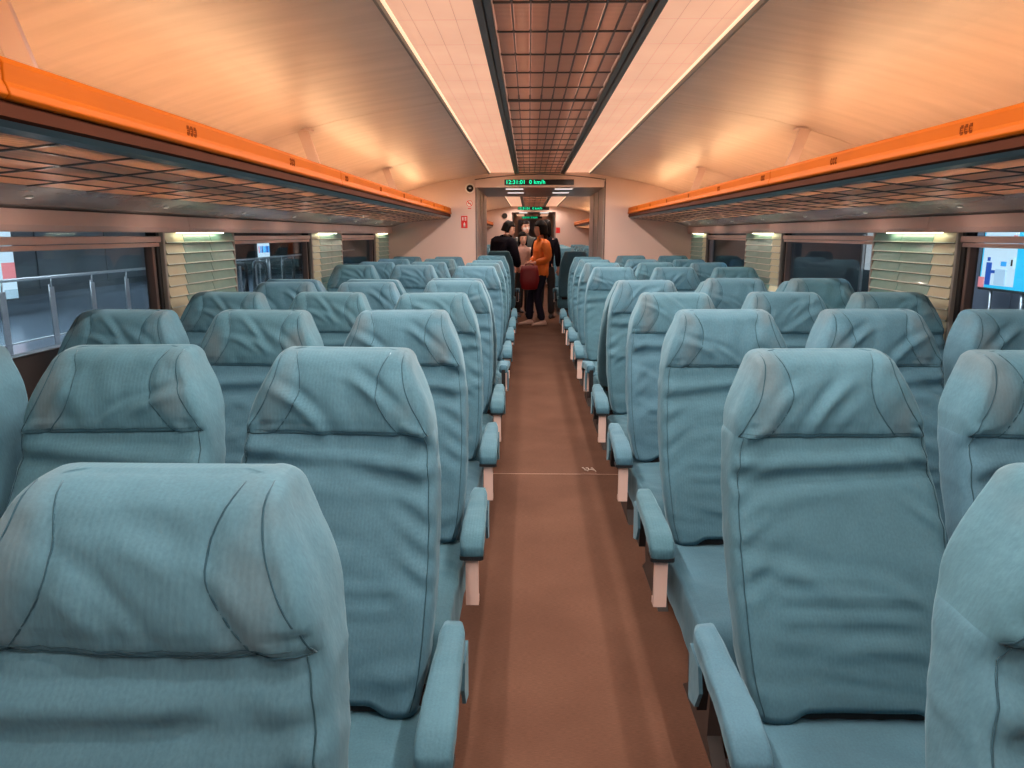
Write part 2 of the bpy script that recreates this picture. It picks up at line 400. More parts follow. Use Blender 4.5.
# ---- side walls
PILLARS = [(1.0, 1.83), (3.38, 4.17), (5.70, 6.60), (8.08, 8.83)]
WINDOWS = [(-.8, 1.0), (1.83, 3.38), (4.17, 5.70), (6.60, 8.08)]
def side_wall(sd, sn, y0, y1, pillars, windows, wname, first_no):
    wl = struct(link(wname, None)); wl.location = (P(sd, WALL), (y0 + y1) / 2, 0)
    def ob(mb, nm, mt, par=wl):
        o = mb.obj(nm, mt, par); o.location = (-wl.location.x, -wl.location.y, 0) if par is wl else (0, 0, 0); return o
    X = lambda r: P(sd, r + .033)
    # header panels above the windows, split at joints
    js = [y0] + [p[0] + .17 for p in pillars if p[0] + .17 > y0] + [y1]
    for a, b in zip(js, js[1:]):
        prof = [(X(1.700), 1.432), (X(1.694), 1.45), (X(1.700), 1.500), (X(1.80), 1.500), (X(1.80), 1.436), (X(1.708), 1.436), (X(1.704), 1.428)]
        ob(MB().extrude_y(prof, a + .002, b - .002), 'header_panel', pink_m)
    # upper hidden wall, lower wall with ledge and skirting
    x0, x1 = sorted((X(1.775), X(1.80)))
    ob(MB().box(x0, x1, y0, y1, 1.50, 1.80), 'upper_wall_lining', wall_mat)
    prof = [(X(1.748), .832), (X(1.743), .822), (X(1.748), .80), (X(1.756), .79), (X(1.756), .735), (X(1.748), .725), (X(1.754), .70), (X(1.754), .12), (X(1.745), .10), (X(1.745), 0), (X(1.80), 0), (X(1.80), .832)]
    ob(MB().extrude_y(prof, y0, y1), 'lower_wall_panel', wall_mat)
    # pillars faced with glazed slats
    for (a, b) in pillars:
        if b < y0 or a > y1: continue
        x0, x1 = sorted((X(1.752), X(1.80)))
        ob(MB().box(x0, x1, a, b, .83, 1.432), 'pillar_core', frame_dark)
        L_ = b - a; cuts = [a, a + L_ * .235, a + L_ * .62, b]
        n = 12; h = (1.430 - .835) / n
        for ci, (c0, c1) in enumerate(zip(cuts, cuts[1:])):
            mt = slat_cream_m if ci == 0 else slat_m
            key = ('slat', sd, ci, round(c1 - c0, 4))
            if key not in cache:
                m_ = MB()
                # tilted pane: its lower edge stands proud, so that its face looks slightly upward to the lamp above
                vs = [(-sd * .016, 0, 0), (-sd * .004, 0, h - .004), (sd * .006, 0, h - .004), (sd * .006, 0, 0)]
                m_.loft([[(x, .002, z) for x, y, z in vs], [(x, c1 - c0 - .002, z) for x, y, z in vs]], smooth=False)
                vs = [(-sd * .0185, 0, .0), (-sd * .0165, 0, .005), (-sd * .006, 0, .005), (-sd * .006, 0, 0)]
                m_.loft([[(x, .002, z) for x, y, z in vs], [(x, c1 - c0 - .002, z) for x, y, z in vs]], mi=1, smooth=False)
                cache[key] = m_.mesh('slat', [mt, slat_edge_m])
            for k in range(n):
                o = link('slat', cache[key], wl, (X(1.748) - wl.location.x, c0 - wl.location.y, .836 + k * h))
    return wl
cache = {}
ORD_W = ['one', 'two', 'three', 'four', 'five', 'six', 'seven', 'eight', 'nine', 'ten']
def window(sd, a, b, no, lbl=None):
    X = lambda r: P(sd, r + .033)
    wn = struct(link(f'window_{no}', None, None, (X(1.77), (a + b) / 2, 1.03)))
    def ob(mb, nm, mt):
        o = mb.obj(nm, mt, wn); o.location = (-wn.location.x, -wn.location.y, -wn.location.z); return o
    def bx(r0, r1, y0, y1, z0, z1, nm, mt, bv=0):
        x0, x1 = sorted((X(r0), X(r1))); o = ob(MB().box(x0, x1, y0, y1, z0, z1), nm, mt)
        if bv: bevel(o, bv)
        return o
    bx(1.735, 1.80, b - .018, b, .832, 1.43, 'metal_edge', win_metal_m, .003)
    bx(1.735, 1.80, a, a + .018, .832, 1.43, 'metal_edge', win_metal_m, .003)
    bx(1.752, 1.80, b - .05, b - .019, .832, 1.43, 'frame', black_rub, .003)
    bx(1.752, 1.80, a + .019, a + .05, .832, 1.43, 'frame', black_rub, .003)
    bx(1.76, 1.80, b - .075, b - .052, 1.03, 1.375, 'inner_frame', win_frame_m, .003)
    bx(1.76, 1.80, a + .052, a + .075, 1.03, 1.375, 'inner_frame', win_frame_m, .003)
    bx(1.752, 1.80, a + .05, b - .05, .832, 1.028, 'sill_panel', sill_dark_m, .004)
    bx(1.735, 1.765, a + .05, b - .05, .832, .85, 'sill_ledge', win_frame_m, .004)
    bx(1.787, 1.791, a + .05, b - .05, 1.028, 1.432, 'pane', glass_m)
    bx(1.742, 1.765, a + .022, b - .022, 1.385, 1.412, 'blind_bar', pink_m, .004)
    bx(1.748, 1.762, a + .03, b - .03, 1.365, 1.383, 'blind_hem', pink_m, .003)
    return wn
no = 1
for sd, sn in SIDES:
    side_wall(sd, sn, YS, YB, PILLARS, WINDOWS, f'wall_{sn}', no)
    for (a, b) in WINDOWS:
        window(sd, a, b, no); no += 1
    # next compartments: plain sides, seen only as slivers through the doorway
    for (a, b) in ((YN, YB2), (YN3, YB3)):
        x0, x1 = sorted((P(sd, 1.80), P(sd, 1.86)))
        struct(MB().box(x0, x1, a, b, 0, 1.9).obj(f'wall_{sn}', wall_mat))
struct(MB().box(X0 - 1.9, X0 + 1.9, YS - .03, YS, 0, 2.25).obj('wall_back', wall_mat))

# ---- luggage racks
def rack(sd, sn, y0, y1, joints, where, detail=True):
    X = lambda r: P(sd, r) - P(sd, 1.05)
    root = link('luggage_rack', None, None, (P(sd, 1.05), (y0 + y1) / 2, 1.60))
    tag(root, f'overhead luggage rack with bright orange rail on the {sn} side{where}', 'luggage rack', 'overhead luggage racks')
    oy = -(y0 + y1) / 2; oz = -1.60
    def ob(mb, nm, mt): return mb.obj(nm, mt, root, (0, oy, oz))
    pr = [(1.050, 1.722), (1.036, 1.724), (1.030, 1.712), (1.031, 1.682), (1.026, 1.672), (1.022, 1.658), (1.030, 1.650), (1.048, 1.650)]
    prof = [(X(r), z) for r, z in pr]
    ys = [y0] + [j for j in joints if y0 < j < y1] + [y1]
    for a, b in zip(ys, ys[1:]):
        bevel(ob(MB().extrude_y(prof, a + .002, b - .002), 'orange_rail', orange_m), .003)
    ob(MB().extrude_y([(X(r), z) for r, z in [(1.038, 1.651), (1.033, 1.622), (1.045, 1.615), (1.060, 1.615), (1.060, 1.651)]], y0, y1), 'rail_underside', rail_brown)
    ob(MB().extrude_y([(X(r), z) for r, z in [(1.037, 1.616), (1.050, 1.606), (1.075, 1.600), (1.075, 1.616)]], y0, y1), 'rack_lip', rack_grey)
    # rack floor above the cells
    for q in range(5):   # open bars that carry the luggage
        ra = 1.10 + q * .10; za = 1.622 - (ra - 1.06) * .09
        ob(MB().extrude_y([(X(ra), za), (X(ra + .02), za - .002), (X(ra + .02), za + .008), (X(ra), za + .01)], y0, y1), 'rack_bar', wall_mat)
    ob(MB().extrude_y([(X(r), z) for r, z in [(1.55, 1.585), (1.80, 1.585), (1.80, 1.57), (1.55, 1.57)]], y0, y1), 'rack_floor', wall_mat)
    if not detail: ob(MB().extrude_y([(X(r), z) for r, z in [(1.07, 1.612), (1.55, 1.57), (1.55, 1.56), (1.07, 1.60)]], y0, y1), 'rack_plate', rack_cell_m)
    # fascia between cells and window header, softly curved
    fp = [(1.545, 1.556), (1.60, 1.544), (1.66, 1.527), (1.70, 1.512), (1.763, 1.500), (1.80, 1.500), (1.80, 1.56), (1.55, 1.566)]
    ob(MB().extrude_y([(X(r), z) for r, z in fp], y0, y1), 'fascia', fascia_m)
    if detail:
        cl = .288; rows = 5; r0, r1 = 1.077, 1.545; z0, z1 = 1.604, 1.556
        ky = 1.565 - .288 * 12
        lane = (r1 - r0) / rows
        meshes = []
        for i in range(rows):
            ra, rb = r0 + lane * i + .004, r0 + lane * (i + 1) - .004
            za, zb = lerp(z0, z1, (ra - r0) / (r1 - r0)), lerp(z0, z1, (rb - r0) / (r1 - r0))
            m_ = MB(); vs = [(X(ra), za), (X(rb), zb), (X(rb), zb + .008), (X(ra), za + .008)]
            m_.loft([[(x, .006, z + oz) for x, z in vs], [(x, cl - .006, z + oz) for x, z in vs]], smooth=False)
            meshes.append(m_.mesh('rack_plate', [rack_cell_m]))
        for i in range(1, rows):
            rr_ = r0 + lane * i; zz = lerp(z0, z1, (rr_ - r0) / (r1 - r0))
            ob(MB().extrude_y([(X(rr_ - .003), zz - .003), (X(rr_ + .003), zz - .003), (X(rr_ + .003), zz + .004), (X(rr_ - .003), zz + .004)], y0, y1), 'lengthwise_bar', rack_grey)
        y = ky
        while y < y1 - .05:
            if y >= y0 - .01:
                for me in meshes: link('rack_plate', me, root, (0, y + oy, 0))
                ob(MB().loft([[(X(r0), y - .004, z0 - .004), (X(r1), y - .004, z1 - .004), (X(r1), y - .004, z1 + .006), (X(r0), y - .004, z0 + .006)],
                              [(X(r0), y + .004, z0 - .004), (X(r1), y + .004, z1 - .004), (X(r1), y + .004, z1 + .006), (X(r0), y + .004, z0 + .006)]], smooth=False), 'cross_bar', rack_grey)
            y += cl
        # printed seat-number blocks on the rail
        yy = 2.07 - .866 * 2
        while yy < y1:
            if yy > y0:
                m_ = MB()
                if abs(yy - 2.07) < 2.7:
                    for c in range(3):
                        for q in (0, 1):
                            a0 = yy - .028 + c * .021
                            zc = 1.704 - q * .017
                            x0, x1 = sorted((X(1.0288), X(1.0305)))
                            m_.box(x0, x1, a0, a0 + .010, zc - .009, zc)
                            if q: m_.box(x0, x1, a0 + .002, a0 + .013, zc + .003, zc + .005)
                    for c in range(3):
                        a0 = yy - .028 + c * .021
                        x0, x1 = sorted((X(1.0288), X(1.0305)))
                        m_.box(x0, x1, a0 + .011, a0 + .014, 1.682, 1.700)
                else:
                    x0, x1 = sorted((X(1.0288), X(1.0305)))
                    m_.box(x0, x1, yy - .02, yy - .006, 1.680, 1.708); m_.box(x0, x1, yy + .004, yy + .018, 1.680, 1.708)
                ob(m_, 'seat_number', num_m)
            yy += .866
    return root
for sd, sn in SIDES:
    rack(sd, sn, YS + .01, YB - .002, [-1.0, 1.34, 3.69, 6.04], '')
    rack(sd, sn, YN + .4, YB2 - .002, [], ' of the next compartment', detail=False)
    # cove tubes lying in the rack behind the rail
    for k, (a, b) in enumerate(((-.5, 1.66), (1.88, 4.0), (4.25, 6.35), (6.6, 8.7))):
        m = MB(); m.tube([(0, a - (a + b) / 2, 0), (0, b - (a + b) / 2, 0)], .011, 8)
        o = m.obj('cove_light_tube', cove_m, None, (P(sd, 1.28), (a + b) / 2, 1.712))
        ordn = ['nearest', 'second', 'third', 'farthest'][k]
        tag(o, f'warm cove light tube behind the {sn} orange rail, {ordn} of four', 'light tube', 'cove light tubes')
        bevel(MB().box(-.02, .02, -(b - a) / 2, (b - a) / 2, -.115, -.013).obj('tube_tray', rack_grey, o))
    o = MB().tube([(0, -3.4, 0), (0, 3.4, 0)], .011, 8).obj('cove_light_tube', cove_m, None, (P(sd, 1.28), 15.2, 1.712))
    tag(o, f'warm cove light tube behind the {sn} rail of the next compartment', 'light tube', 'cove light tubes')
    # leaning bracket struts
    for k, y in enumerate((1.78, 4.13, 6.48)):
        top, bot = (P(sd, 1.335), 1.966), (P(sd, 1.225), 1.635)
        root = link('rack_strut', None, None, (bot[0], y, bot[1]))
        tag(root, f'flat beige strut from {sn} luggage rack up to the ceiling, {["nearest", "second", "farthest"][k]} of three', 'bracket', 'rack struts')
        m = MB(); dx, dz = top[0] - bot[0], top[1] - bot[1]
        m.loft([[(-.030, -.008, 0), (.030, -.008, 0), (.030, .008, 0), (-.030, .008, 0)],
                [(dx - .030, -.008, dz), (dx + .030, -.008, dz), (dx + .030, .008, dz), (dx - .030, .008, dz)]], smooth=False)
        bevel(m.obj('strut_plate', wall_mat, root), .002)
        bevel(MB().box(dx - .05, dx + .05, -.04, .04, dz - .004, dz + .006).obj('ceiling_plate', wall_mat, root), .002)

# ---- small downlights over each pillar, set in the fascia
dl_m = emit('pillar_lamp_lens', (1.0, .90, .60), 11)
for sd, sn in SIDES:
    for k, (a, b) in enumerate(PILLARS):
        y = a + (b - a) * .44
        root = link('pillar_downlight', None, None, (P(sd, 1.752), y, 1.431))
        tag(root, f'small downlight over the {sn} wall pillar, {["nearest", "second", "third", "farthest"][k]} of four', 'light', 'pillar downlights')
        m = MB(); m.box(-.006, .006, -.26, .26, -.006, -.002)
        bevel(m.obj('lens', dl_m, root), .002)
        bevel(MB().box(-.008, .008, -.265, .265, -.003, .004).obj('bezel', win_metal_m, root), .002)

# ---- reading lights in the fascia, one above every seat row
rd_m = emit('reading_lens', (1, .86, .74), .9)
for sd, sn in SIDES:
    for k in range(10):
        y = .55 + .8655 * k
        root = link('reading_light', None, None, (P(sd, 1.64), y, 1.531))
        tag(root, f'tiny reading light under the {sn} rack, above seat row {ORD_W[k]} from the camera', 'light', 'reading lights')
        MB().loft([[(r * math.cos(a * PI / 5), r * math.sin(a * PI / 5), z) for a in range(10)] for r, z in ((.013, .004), (.013, -.002), (.009, -.003))]).obj('ring', win_metal_m, root)
        MB().loft([[(r * math.cos(a * PI / 5), r * math.sin(a * PI / 5), z) for a in range(10)] for r, z in ((.008, -.002), (.008, -.004))]).obj('lens', rd_m, root)
        ld = bpy.data.lights.new('reading_fill', 'POINT'); ld.energy = READ_W; ld.color = (1, .80, .68); ld.shadow_soft_size = 0.0  # unseen point lamp added away from the lens to brighten the window headers
        link('reading_fill', ld, root, (-sd * .09, 0, -.08))

# ------------------------------------------------------------------ bulkheads and doorways
def bulkhead(y, nm, door_rel0, door_rel1, ztop=1.951, thick=.06):
    root = struct(link(nm, None, None, (X0, y, 0)))
    def ob(mb, n_, mt): return mb.obj(n_, mt, root, (-X0, -y, 0))
    for sd in (-1, 1):
        d = door_rel0 if sd < 0 else door_rel1
        prof = [(P(sd, d), 0), (P(sd, 1.84), 0), (P(sd, 1.84), 1.70)] + [(P(sd, r), z + .01) for r, z in reversed(CEIL)] + [(P(sd, .585), 2.15), (P(sd, d), 2.15)] if d < .585 else \
               [(P(sd, d), 0), (P(sd, 1.84), 0), (P(sd, 1.84), 1.70)] + [(P(sd, r), z + .01) for r, z in reversed(CEIL) if r > d] + [(P(sd, d), 2.09)]
        ob(MB().loft([[(x, y, z) for x, z in prof], [(x, y + thick, z) for x, z in prof]], smooth=False), 'bulkhead_panel', wall_mat)
        x0, x1 = sorted((P(sd, d - .004), P(sd, d + .010)))
        ob(MB().box(x0, x1, y - .006, y + .01, 0, 2.05), 'door_edge', win_frame_m)
    return root
D0, D1 = .735, .755
bulkhead(YB, 'wall_front', D0, D1)
# header (lintel) with an arched top, and the passage behind it
hd = struct(link('trim_1', None, None, (X0, YB, 1.951)))
top = [(-.745, 2.036), (-.55, 2.062), (-.3, 2.084), (0, 2.095), (.3, 2.084), (.55, 2.062), (.745, 2.036)]
prof = [(X0 - .745, 1.951)] + [(X0 + r, z) for r, z in top] + [(X0 + .745, 1.951)]
bevel(MB().loft([[(x, YB - .02, z) for x, z in prof], [(x, YB + .05, z) for x, z in prof]], smooth=False).obj('lintel_face', wall_mat, hd, (-X0, -YB, -1.951)), .004)
prof = [(X0 - .755, 2.02), (X0 + .755, 2.02), (X0 + .755, 2.14), (X0 - .755, 2.14)]
MB().loft([[(x, YB - .01, z) for x, z in prof], [(x, YB + .05, z) for x, z in prof]], smooth=False).obj('lintel_backing', wall_mat, hd, (-X0, -YB, -1.951))
MB().tube([(X0 + r * 1.005, YB - .021, z + .003) for r, z in top], .006, 6).obj('lintel_edge', win_frame_m, hd, (-X0, -YB, -1.951))
MB().box(P(-1, D0), P(1, D1), YB + .05, YN, 1.953, 1.99).obj('passage_ceiling', plain('grey_passage_ceiling', (.30, .26, .25), .3, .2), hd, (-X0, -YB, -1.951))
for sd, sn in SIDES:
    d = D0 if sd < 0 else D1
    x0, x1 = sorted((P(sd, d), P(sd, d + .05)))
    o = struct(MB().box(x0, x1, YB + .06, YN + .02, 0, 1.96).obj('trim_2', plain('passage_panel', (.58, .50, .48), .3, var=.12, vscale=2), None))
    o.name = 'trim_2'
    for yy in (YB + .12, YB + .75, YB + 1.4):
        xa, xb = sorted((P(sd, d - .006), P(sd, d)))
        bevel(MB().box(xa, xb, yy, yy + .05, 0, 1.95).obj('panel_rib', win_metal_m, o), .002)
    # the far faces of the passage block (side towards the next compartment)
    prof = [(P(sd, d + .05), 0), (P(sd, 1.84), 0), (P(sd, 1.84), 1.70)] + [(P(sd, r), z + .01) for r, z in reversed(CEIL) if r > d] + [(P(sd, d + .05), 2.09)]
    struct(MB().loft([[(x, YN - .04, z) for x, z in prof], [(x, YN, z) for x, z in prof]], smooth=False).obj('wall_front', wall_mat))
bulkhead(YB2, 'wall_front', .545, .545, thick=.06)
h2 = struct(MB().box(P(-1, .56), P(1, .56), YB2 - .01, YB2 + .06, 1.975, 2.12).obj('trim_3', wall_mat))
MB().box(P(-1, .6), P(1, .6), YB2 + .06, YN3, 1.975, 2.0).obj('passage_ceiling', MATS['grey_passage_ceiling'], h2)
for sd in (-1, 1):
    x0, x1 = sorted((P(sd, .545), P(sd, .60)))
    struct(MB().box(x0, x1, YB2 + .06, YN3, 0, 1.975).obj('trim_4', MATS['passage_panel']))
bulkhead(YB3, 'wall_front', .545, .545)
struct(MB().box(P(-1, .56), P(1, .56), YB3 - .01, YB3 + .06, 1.975, 2.12).obj('trim_5', wall_mat))
struct(MB().box(X0 - 1.8, X0 + 1.8, YB3 + 1.9, YB3 + 1.95, 0, 2.2).obj('wall_front', wall_mat))

pas_l = emit('passage_lamp_lens', (1, .9, .84), 1.2)
k = 0
for (yy, nm) in ((9.12, 'first'), (9.95, 'second')):
    for xx, sn in ((-.175, 'left'), (.41, 'right')):
        r_ = link('passage_light', None, None, (xx, yy, 1.953))
        tag(r_, f'{sn} white rectangular light in the passage ceiling, {nm} pair behind the near display', 'ceiling light', 'passage ceiling lights')
        bevel(MB().box(-.105, .105, -.075, .075, -.006, .001).obj('lens', pas_l, r_), .002)
        bevel(MB().box(-.115, .115, -.085, .085, -.003, .002).obj('bezel', win_metal_m, r_), .001)
for xx, sn in ((-.15, 'left'), (.40, 'right')):
    r_ = link('passage_light', None, None, (xx, 19.9, 1.975))
    tag(r_, f'{sn} white light in the far passage ceiling below the second display', 'ceiling light', 'passage ceiling lights')
    MB().box(-.11, .11, -.3, .3, -.006, .0).obj('lens', pas_l, r_)

# ---- display signs
disp_black = plain('display_black', (.004, .004, .005), .3)
led_m = emit('green_led', (.0, .9, .42), 1.4)
def display(xc, y, z, w_, h_, txt, label, size):
    r_ = link('information_display', None, None, (xc, y, z))
    tag(r_, label, 'display', 'information displays')
    bevel(MB().box(-w_ / 2, w_ / 2, -.012, .0, -h_ / 2, h_ / 2).obj('screen', disp_black, r_), .003)
    cu = bpy.data.curves.new('led_text', 'FONT'); cu.body = txt; cu.size = size; cu.align_x = 'LEFT'; cu.align_y = 'CENTER'; cu.extrude = .001; cu.offset = .0008
    cu.space_character = 1.05
    tmp = bpy.data.objects.new('tmp', cu); C.objects.link(tmp); dg = bpy.context.evaluated_depsgraph_get()
    me = bpy.data.meshes.new_from_object(tmp.evaluated_get(dg)); bpy.data.objects.remove(tmp); me.materials.clear(); me.materials.append(led_m)
    o = link('led_text', me, r_, (-w_ / 2 + .012, -.0135, 0), (PI / 2, 0, 0))
    return r_
display(.115, YB - .021, 2.008, .80, .062, '12:31:01  0 km/h', 'black display over the near doorway with green text 12:31:01 0 km/h', .064)
display(.11, YB2 - .012, 2.062, .80, .075, '12:31:01  0 km/h', 'smaller looking second display over the far doorway with green text', .085)
display(.11, YB3 - .012, 2.062, .80, .075, '12:31:01  0 km/h', 'tiny farthest display with green text, seen through two doorways', .085)

# ---- things on the bulkhead: speaker, no-smoking sign, red fire sign
sp = link('wall_speaker', None, None, (-.687, YB, 1.941))
tag(sp, 'round black wall speaker with pale ring left of the near doorway', 'speaker')
m = MB(); rs = [(.058, 0), (.058, -.012), (.050, -.018), (.042, -.014), (.040, -.004)]
m.loft([[(r * math.cos(a * PI / 12), y, r * math.sin(a * PI / 12)) for a in range(24)] for r, y in rs], cap=False); m.obj('ring', plain('pale_ring', (.75, .68, .62), .4), sp)
m = MB(); rs = [(.041, -.005), (.034, -.004), (.022, -.002), (.013, -.004), (.010, -.010), (.002, -.013)]
m.loft([[(r * math.cos(a * PI / 12), y, r * math.sin(a * PI / 12)) for a in range(24)] for r, y in rs]); m.obj('cone', black_rub, sp)
MB().box(-.012, .016, -.016, -.013, -.006, .012).obj('glint_block', plain('pale_glint', (.6, .6, .58), .3), sp)  # pale block standing in for a glint on the cone
ns = link('no_smoking_sign', None, None, (-.694, YB, 1.772))
tag(ns, 'small round no smoking sign, red ring, below the wall speaker', 'sign')
red_m = plain('sign_red', (.62, .02, .02), .4); white_m = plain('sign_white', (.8, .75, .72), .4)
def disc(r, y0, y1, n=24): 
    return MB().loft([[(r * math.cos(a * 2 * PI / n), y, r * math.sin(a * 2 * PI / n)) for a in range(n)] for y in (y0, y1)], smooth=False)
disc(.042, 0, -.002).obj('sticker', MATS['pale_ring'], ns)
m = MB(); 
for (ra, rb) in ((.031, .038),):
    m.loft([[(r * math.cos(a * PI / 12), y, r * math.sin(a * PI / 12)) for a in range(25)] for r, y in ((ra, -.0021), (ra, -.003), (rb, -.003), (rb, -.0021))], closed=False, cap=False)
m.add([(-.026, -.0032, .019), (-.019, -.0032, .026), (.026, -.0032, -.019), (.019, -.0032, -.026)], [(0, 1, 2, 3)])
m.obj('red_ring', red_m, ns)
MB().box(-.020, .014, -.0028, -.002, -.004, .004).obj('cigarette', black_rub, ns)
MB().box(-.02, .02, -.002, 0, -.062, -.052).obj('caption_bar', red_m, ns)
fs = link('fire_sign', None, None, (-.757, YB, 1.561))
tag(fs, 'small red rectangular fire extinguisher sign with white pictograms below the round sign', 'sign')
bevel(MB().box(-.037, .037, -.004, 0, -.07, .07).obj('plate', red_m, fs), .002)
m = MB(); m.box(-.024, -.010, -.0055, -.004, .018, .056); m.box(.004, .024, -.0055, -.004, .018, .030); m.box(.004, .024, -.0055, -.004, .038, .056)
m.tube([(0, -.005, -.058), (0, -.005, -.020), (0, -.005, -.012), (0, -.005, -.004)], [.011, .011, .006, .003], 8); m.obj('pictogram', white_m, fs)
fs2 = MB().box(-.05, .05, -.003, 0, -.07, .07).obj('fire_sign', red_m, None, (.74, YB2, 1.52))
tag(fs2, 'tiny faded red sign right of the far doorway', 'sign')
sp2 = disc(.07, 0, -.02).obj('wall_speaker', black_rub, None, (-.62, YB2, 1.88)); tag(sp2, 'tiny dark round speaker left of the far doorway', 'speaker')

# ------------------------------------------------------------------ seats
# seat space: x across, +y towards the seat's back (away from its occupant's knees), z up; y = 0 at the top of the headrest
YF = [(.40, -.405), (.455, -.372), (.52, -.340), (.62, -.290), (.75, -.222), (.88, -.150), (.955, -.112), (.99, -.108), (1.03, -.098), (1.08, -.078), (1.13, -.050), (1.17, -.022)]
YK = [(.40, -.265), (.52, -.215), (.62, -.165), (.75, -.095), (.88, -.020), (.955, .018), (1.03, .046), (1.08, .058), (1.13, .064), (1.17, .066)]
HW = [(.40, .198), (.46, .206), (.52, .220), (.62, .228), (.75, .230), (.88, .223), (.955, .214), (.985, .208), (1.02, .201), (1.06, .188), (1.10, .171), (1.13, .158), (1.158, .150)]
ZR = .026; ZT = 1.158; ZS = .982
def seam_in(z, s):    # inner arc of the headrest wing
    return sinterp([(.98, .142), (1.02, .112), (1.06, .090), (1.10, .086), (1.13, .095), (1.158, .110)], z)
def seam_out(z, s):
    return sinterp([(.98, .204), (1.01, .188), (1.05, .164), (1.09, .148), (1.13, .140), (1.158, .140)], z)
class Back:
    def __init__(s, seed, amp=1.0, flat=False):
        s.seed = seed; s.r = random.Random(seed); s.amp = amp; s.flat = flat
        r = s.r; s.o = Vector((seed * 7.3, seed * 3.1, seed * 1.7))
        s.folds = []
        sg0 = r.choice((-1, 1))
        for _ in range(4):   # long diagonal creases on the pillow and the body
            s.folds.append((r.uniform(-.12, .12), r.uniform(1.03, 1.11), r.uniform(.35, 1.3) * sg0, r.uniform(.05, .09), r.uniform(.008, .014), r.uniform(.005, .010)))
        for _ in range(5):
            s.folds.append((r.uniform(-.18, .18), r.uniform(.58, .93), r.uniform(-.45, .45), r.uniform(.07, .14), r.uniform(.010, .018), r.uniform(.005, .010)))
        s.tilt = r.uniform(-.12, .12); s.low = r.uniform(.5, 1.2)
    def disp(s, x, z):
        n = noise.noise; d = 0; o = s.o
        if z > ZS - .005:   # pillow: plump, wings raised
            q = (z - ZS) / (ZT - ZS)
            d += .016 * math.sin(min(1, max(0, q)) * PI * .9) * (1 - (x / .21) ** 2)
            ax = abs(x); si = seam_in(z, 0)
            d += .004 * sstep(si, si + .02, ax) - .004 * math.exp(-((ax - si) / .006) ** 2)
            d -= .003 * math.exp(-((ax - seam_out(z, 0)) / .005) ** 2)
            d += .007 * n(Vector((x * 9, z * 11, 0)) + o)
            d += .004 * (abs(n(Vector((x * 14 + z * 10, z * 7 - x * 5, 1)) + o))) * 2
            # small gathers right above the hem seam
            d += .0025 * math.exp(-((z - ZS - .012) / .012) ** 2) * n(Vector((x * 60, 0, 3)) + o) * 2
        if z < ZS + .03:
            zz = z + s.tilt * x
            # cloth bunches in a soft roll just below the pillow seam, and folds away under it
            d += s.amp * .017 * math.exp(-((zz - .935) / .017) ** 2)
            d -= s.amp * .012 * math.exp(-((zz - .900) / .014) ** 2)
            d += s.amp * .007 * math.exp(-((zz - .868 - .03 * n(Vector((x * 5, 2, 1)) + o)) / .016) ** 2) * (.5 + abs(n(Vector((x * 4, 5, 0)) + o)))
            d -= .006 * math.exp(-((z - ZS) / .006) ** 2)
            # gathers creeping in from the side seams
            side = sstep(.09, .21, abs(x)) * sstep(.58, .75, z)
            d += s.amp * .013 * side * n(Vector((x * 6, z * 34 + abs(x) * 22, 7)) + o) * 1.6
            # horizontal creases around the lumbar cushion and above the hem
            lum = math.exp(-((z - .66) / .06) ** 2) * sstep(.17, .12, abs(x))
            d += .0045 * lum * math.sin(z * 155 + s.seed) * s.low
            low = math.exp(-((z - .53) / .05) ** 2)
            d += s.amp * .010 * low * n(Vector((x * 5 + z * 4, z * 26 - x * 6, 11)) + o) * 1.6
            d += .006 * n(Vector((x * 5, z * 5, 4)) + o)
        for (fx, fz, sl, ln, wd, am) in s.folds:
            dx, dz = x - fx, z - fz
            c = 1 / math.sqrt(1 + sl * sl); u = (dx + dz * sl) * c; v = (dz - dx * sl) * c + .15 * u * u / ln
            e = math.exp(-(u / ln) ** 2)
            if e > .02: d += s.amp * am * e * (math.exp(-(v / wd) ** 2) - .8 * math.exp(-((v - wd * 1.6) / wd) ** 2))
        return d
    def wid(s, z):
        k = 1.0
        zr = ZT - ZR
        wv = sinterp(HW, z)
        if z > zr:
            q = min(1, (z - zr) / (ZT - zr)); wv -= .016 * (1 - math.sqrt(max(0, 1 - q * q)))
        return wv
    def ring(s, z, nf=40, nb=12):
        w_ = s.wid(z); yf = sinterp(YF, z); yk = sinterp(YK, z)
        zr = ZT - ZR
        if z > zr:
            q = min(1, (z - zr) / (ZT - zr)); k = math.sqrt(max(0, 1 - q * q)); mid = (yf + yk) / 2 + .01
            yf = mid + (yf - mid) * (.30 + .70 * k); yk = mid + (yk - mid) * (.30 + .70 * k)
        rc = min(lerp(.034, .016, sstep(.93, 1.02, z)), (yk - yf) * .45)
        pts = []
        for i in range(nf + 1):
            x = -(w_ - rc) + 2 * (w_ - rc) * i / nf; pts.append((x, yf, 1.0))
        for i in range(1, 6):
            a = i / 6 * PI / 2; pts.append((w_ - rc + rc * math.sin(a), yf + rc - rc * math.cos(a), math.cos(a)))
        for i in range(5): pts.append((w_, lerp(yf + rc, yk - rc, i / 4), 0.0))
        for i in range(1, 6):
            a = i / 6 * PI / 2; pts.append((w_ - rc + rc * math.cos(a), yk - rc + rc * math.sin(a), 0))
        for i in range(nb + 1): pts.append((w_ - rc - 2 * (w_ - rc) * i / nb, yk, -.5))
        for i in range(1, 6):
            a = i / 6 * PI / 2; pts.append((-(w_ - rc) - rc * math.sin(a), yk - rc + rc * math.cos(a), 0))
        for i in range(5): pts.append((-w_, lerp(yk - rc, yf + rc, i / 4), 0.0))
        for i in range(1, 6):
            a = i / 6 * PI / 2; pts.append((-(w_ - rc) - rc * math.cos(a), yf + rc - rc * math.sin(a), math.sin(a)))
        out = []
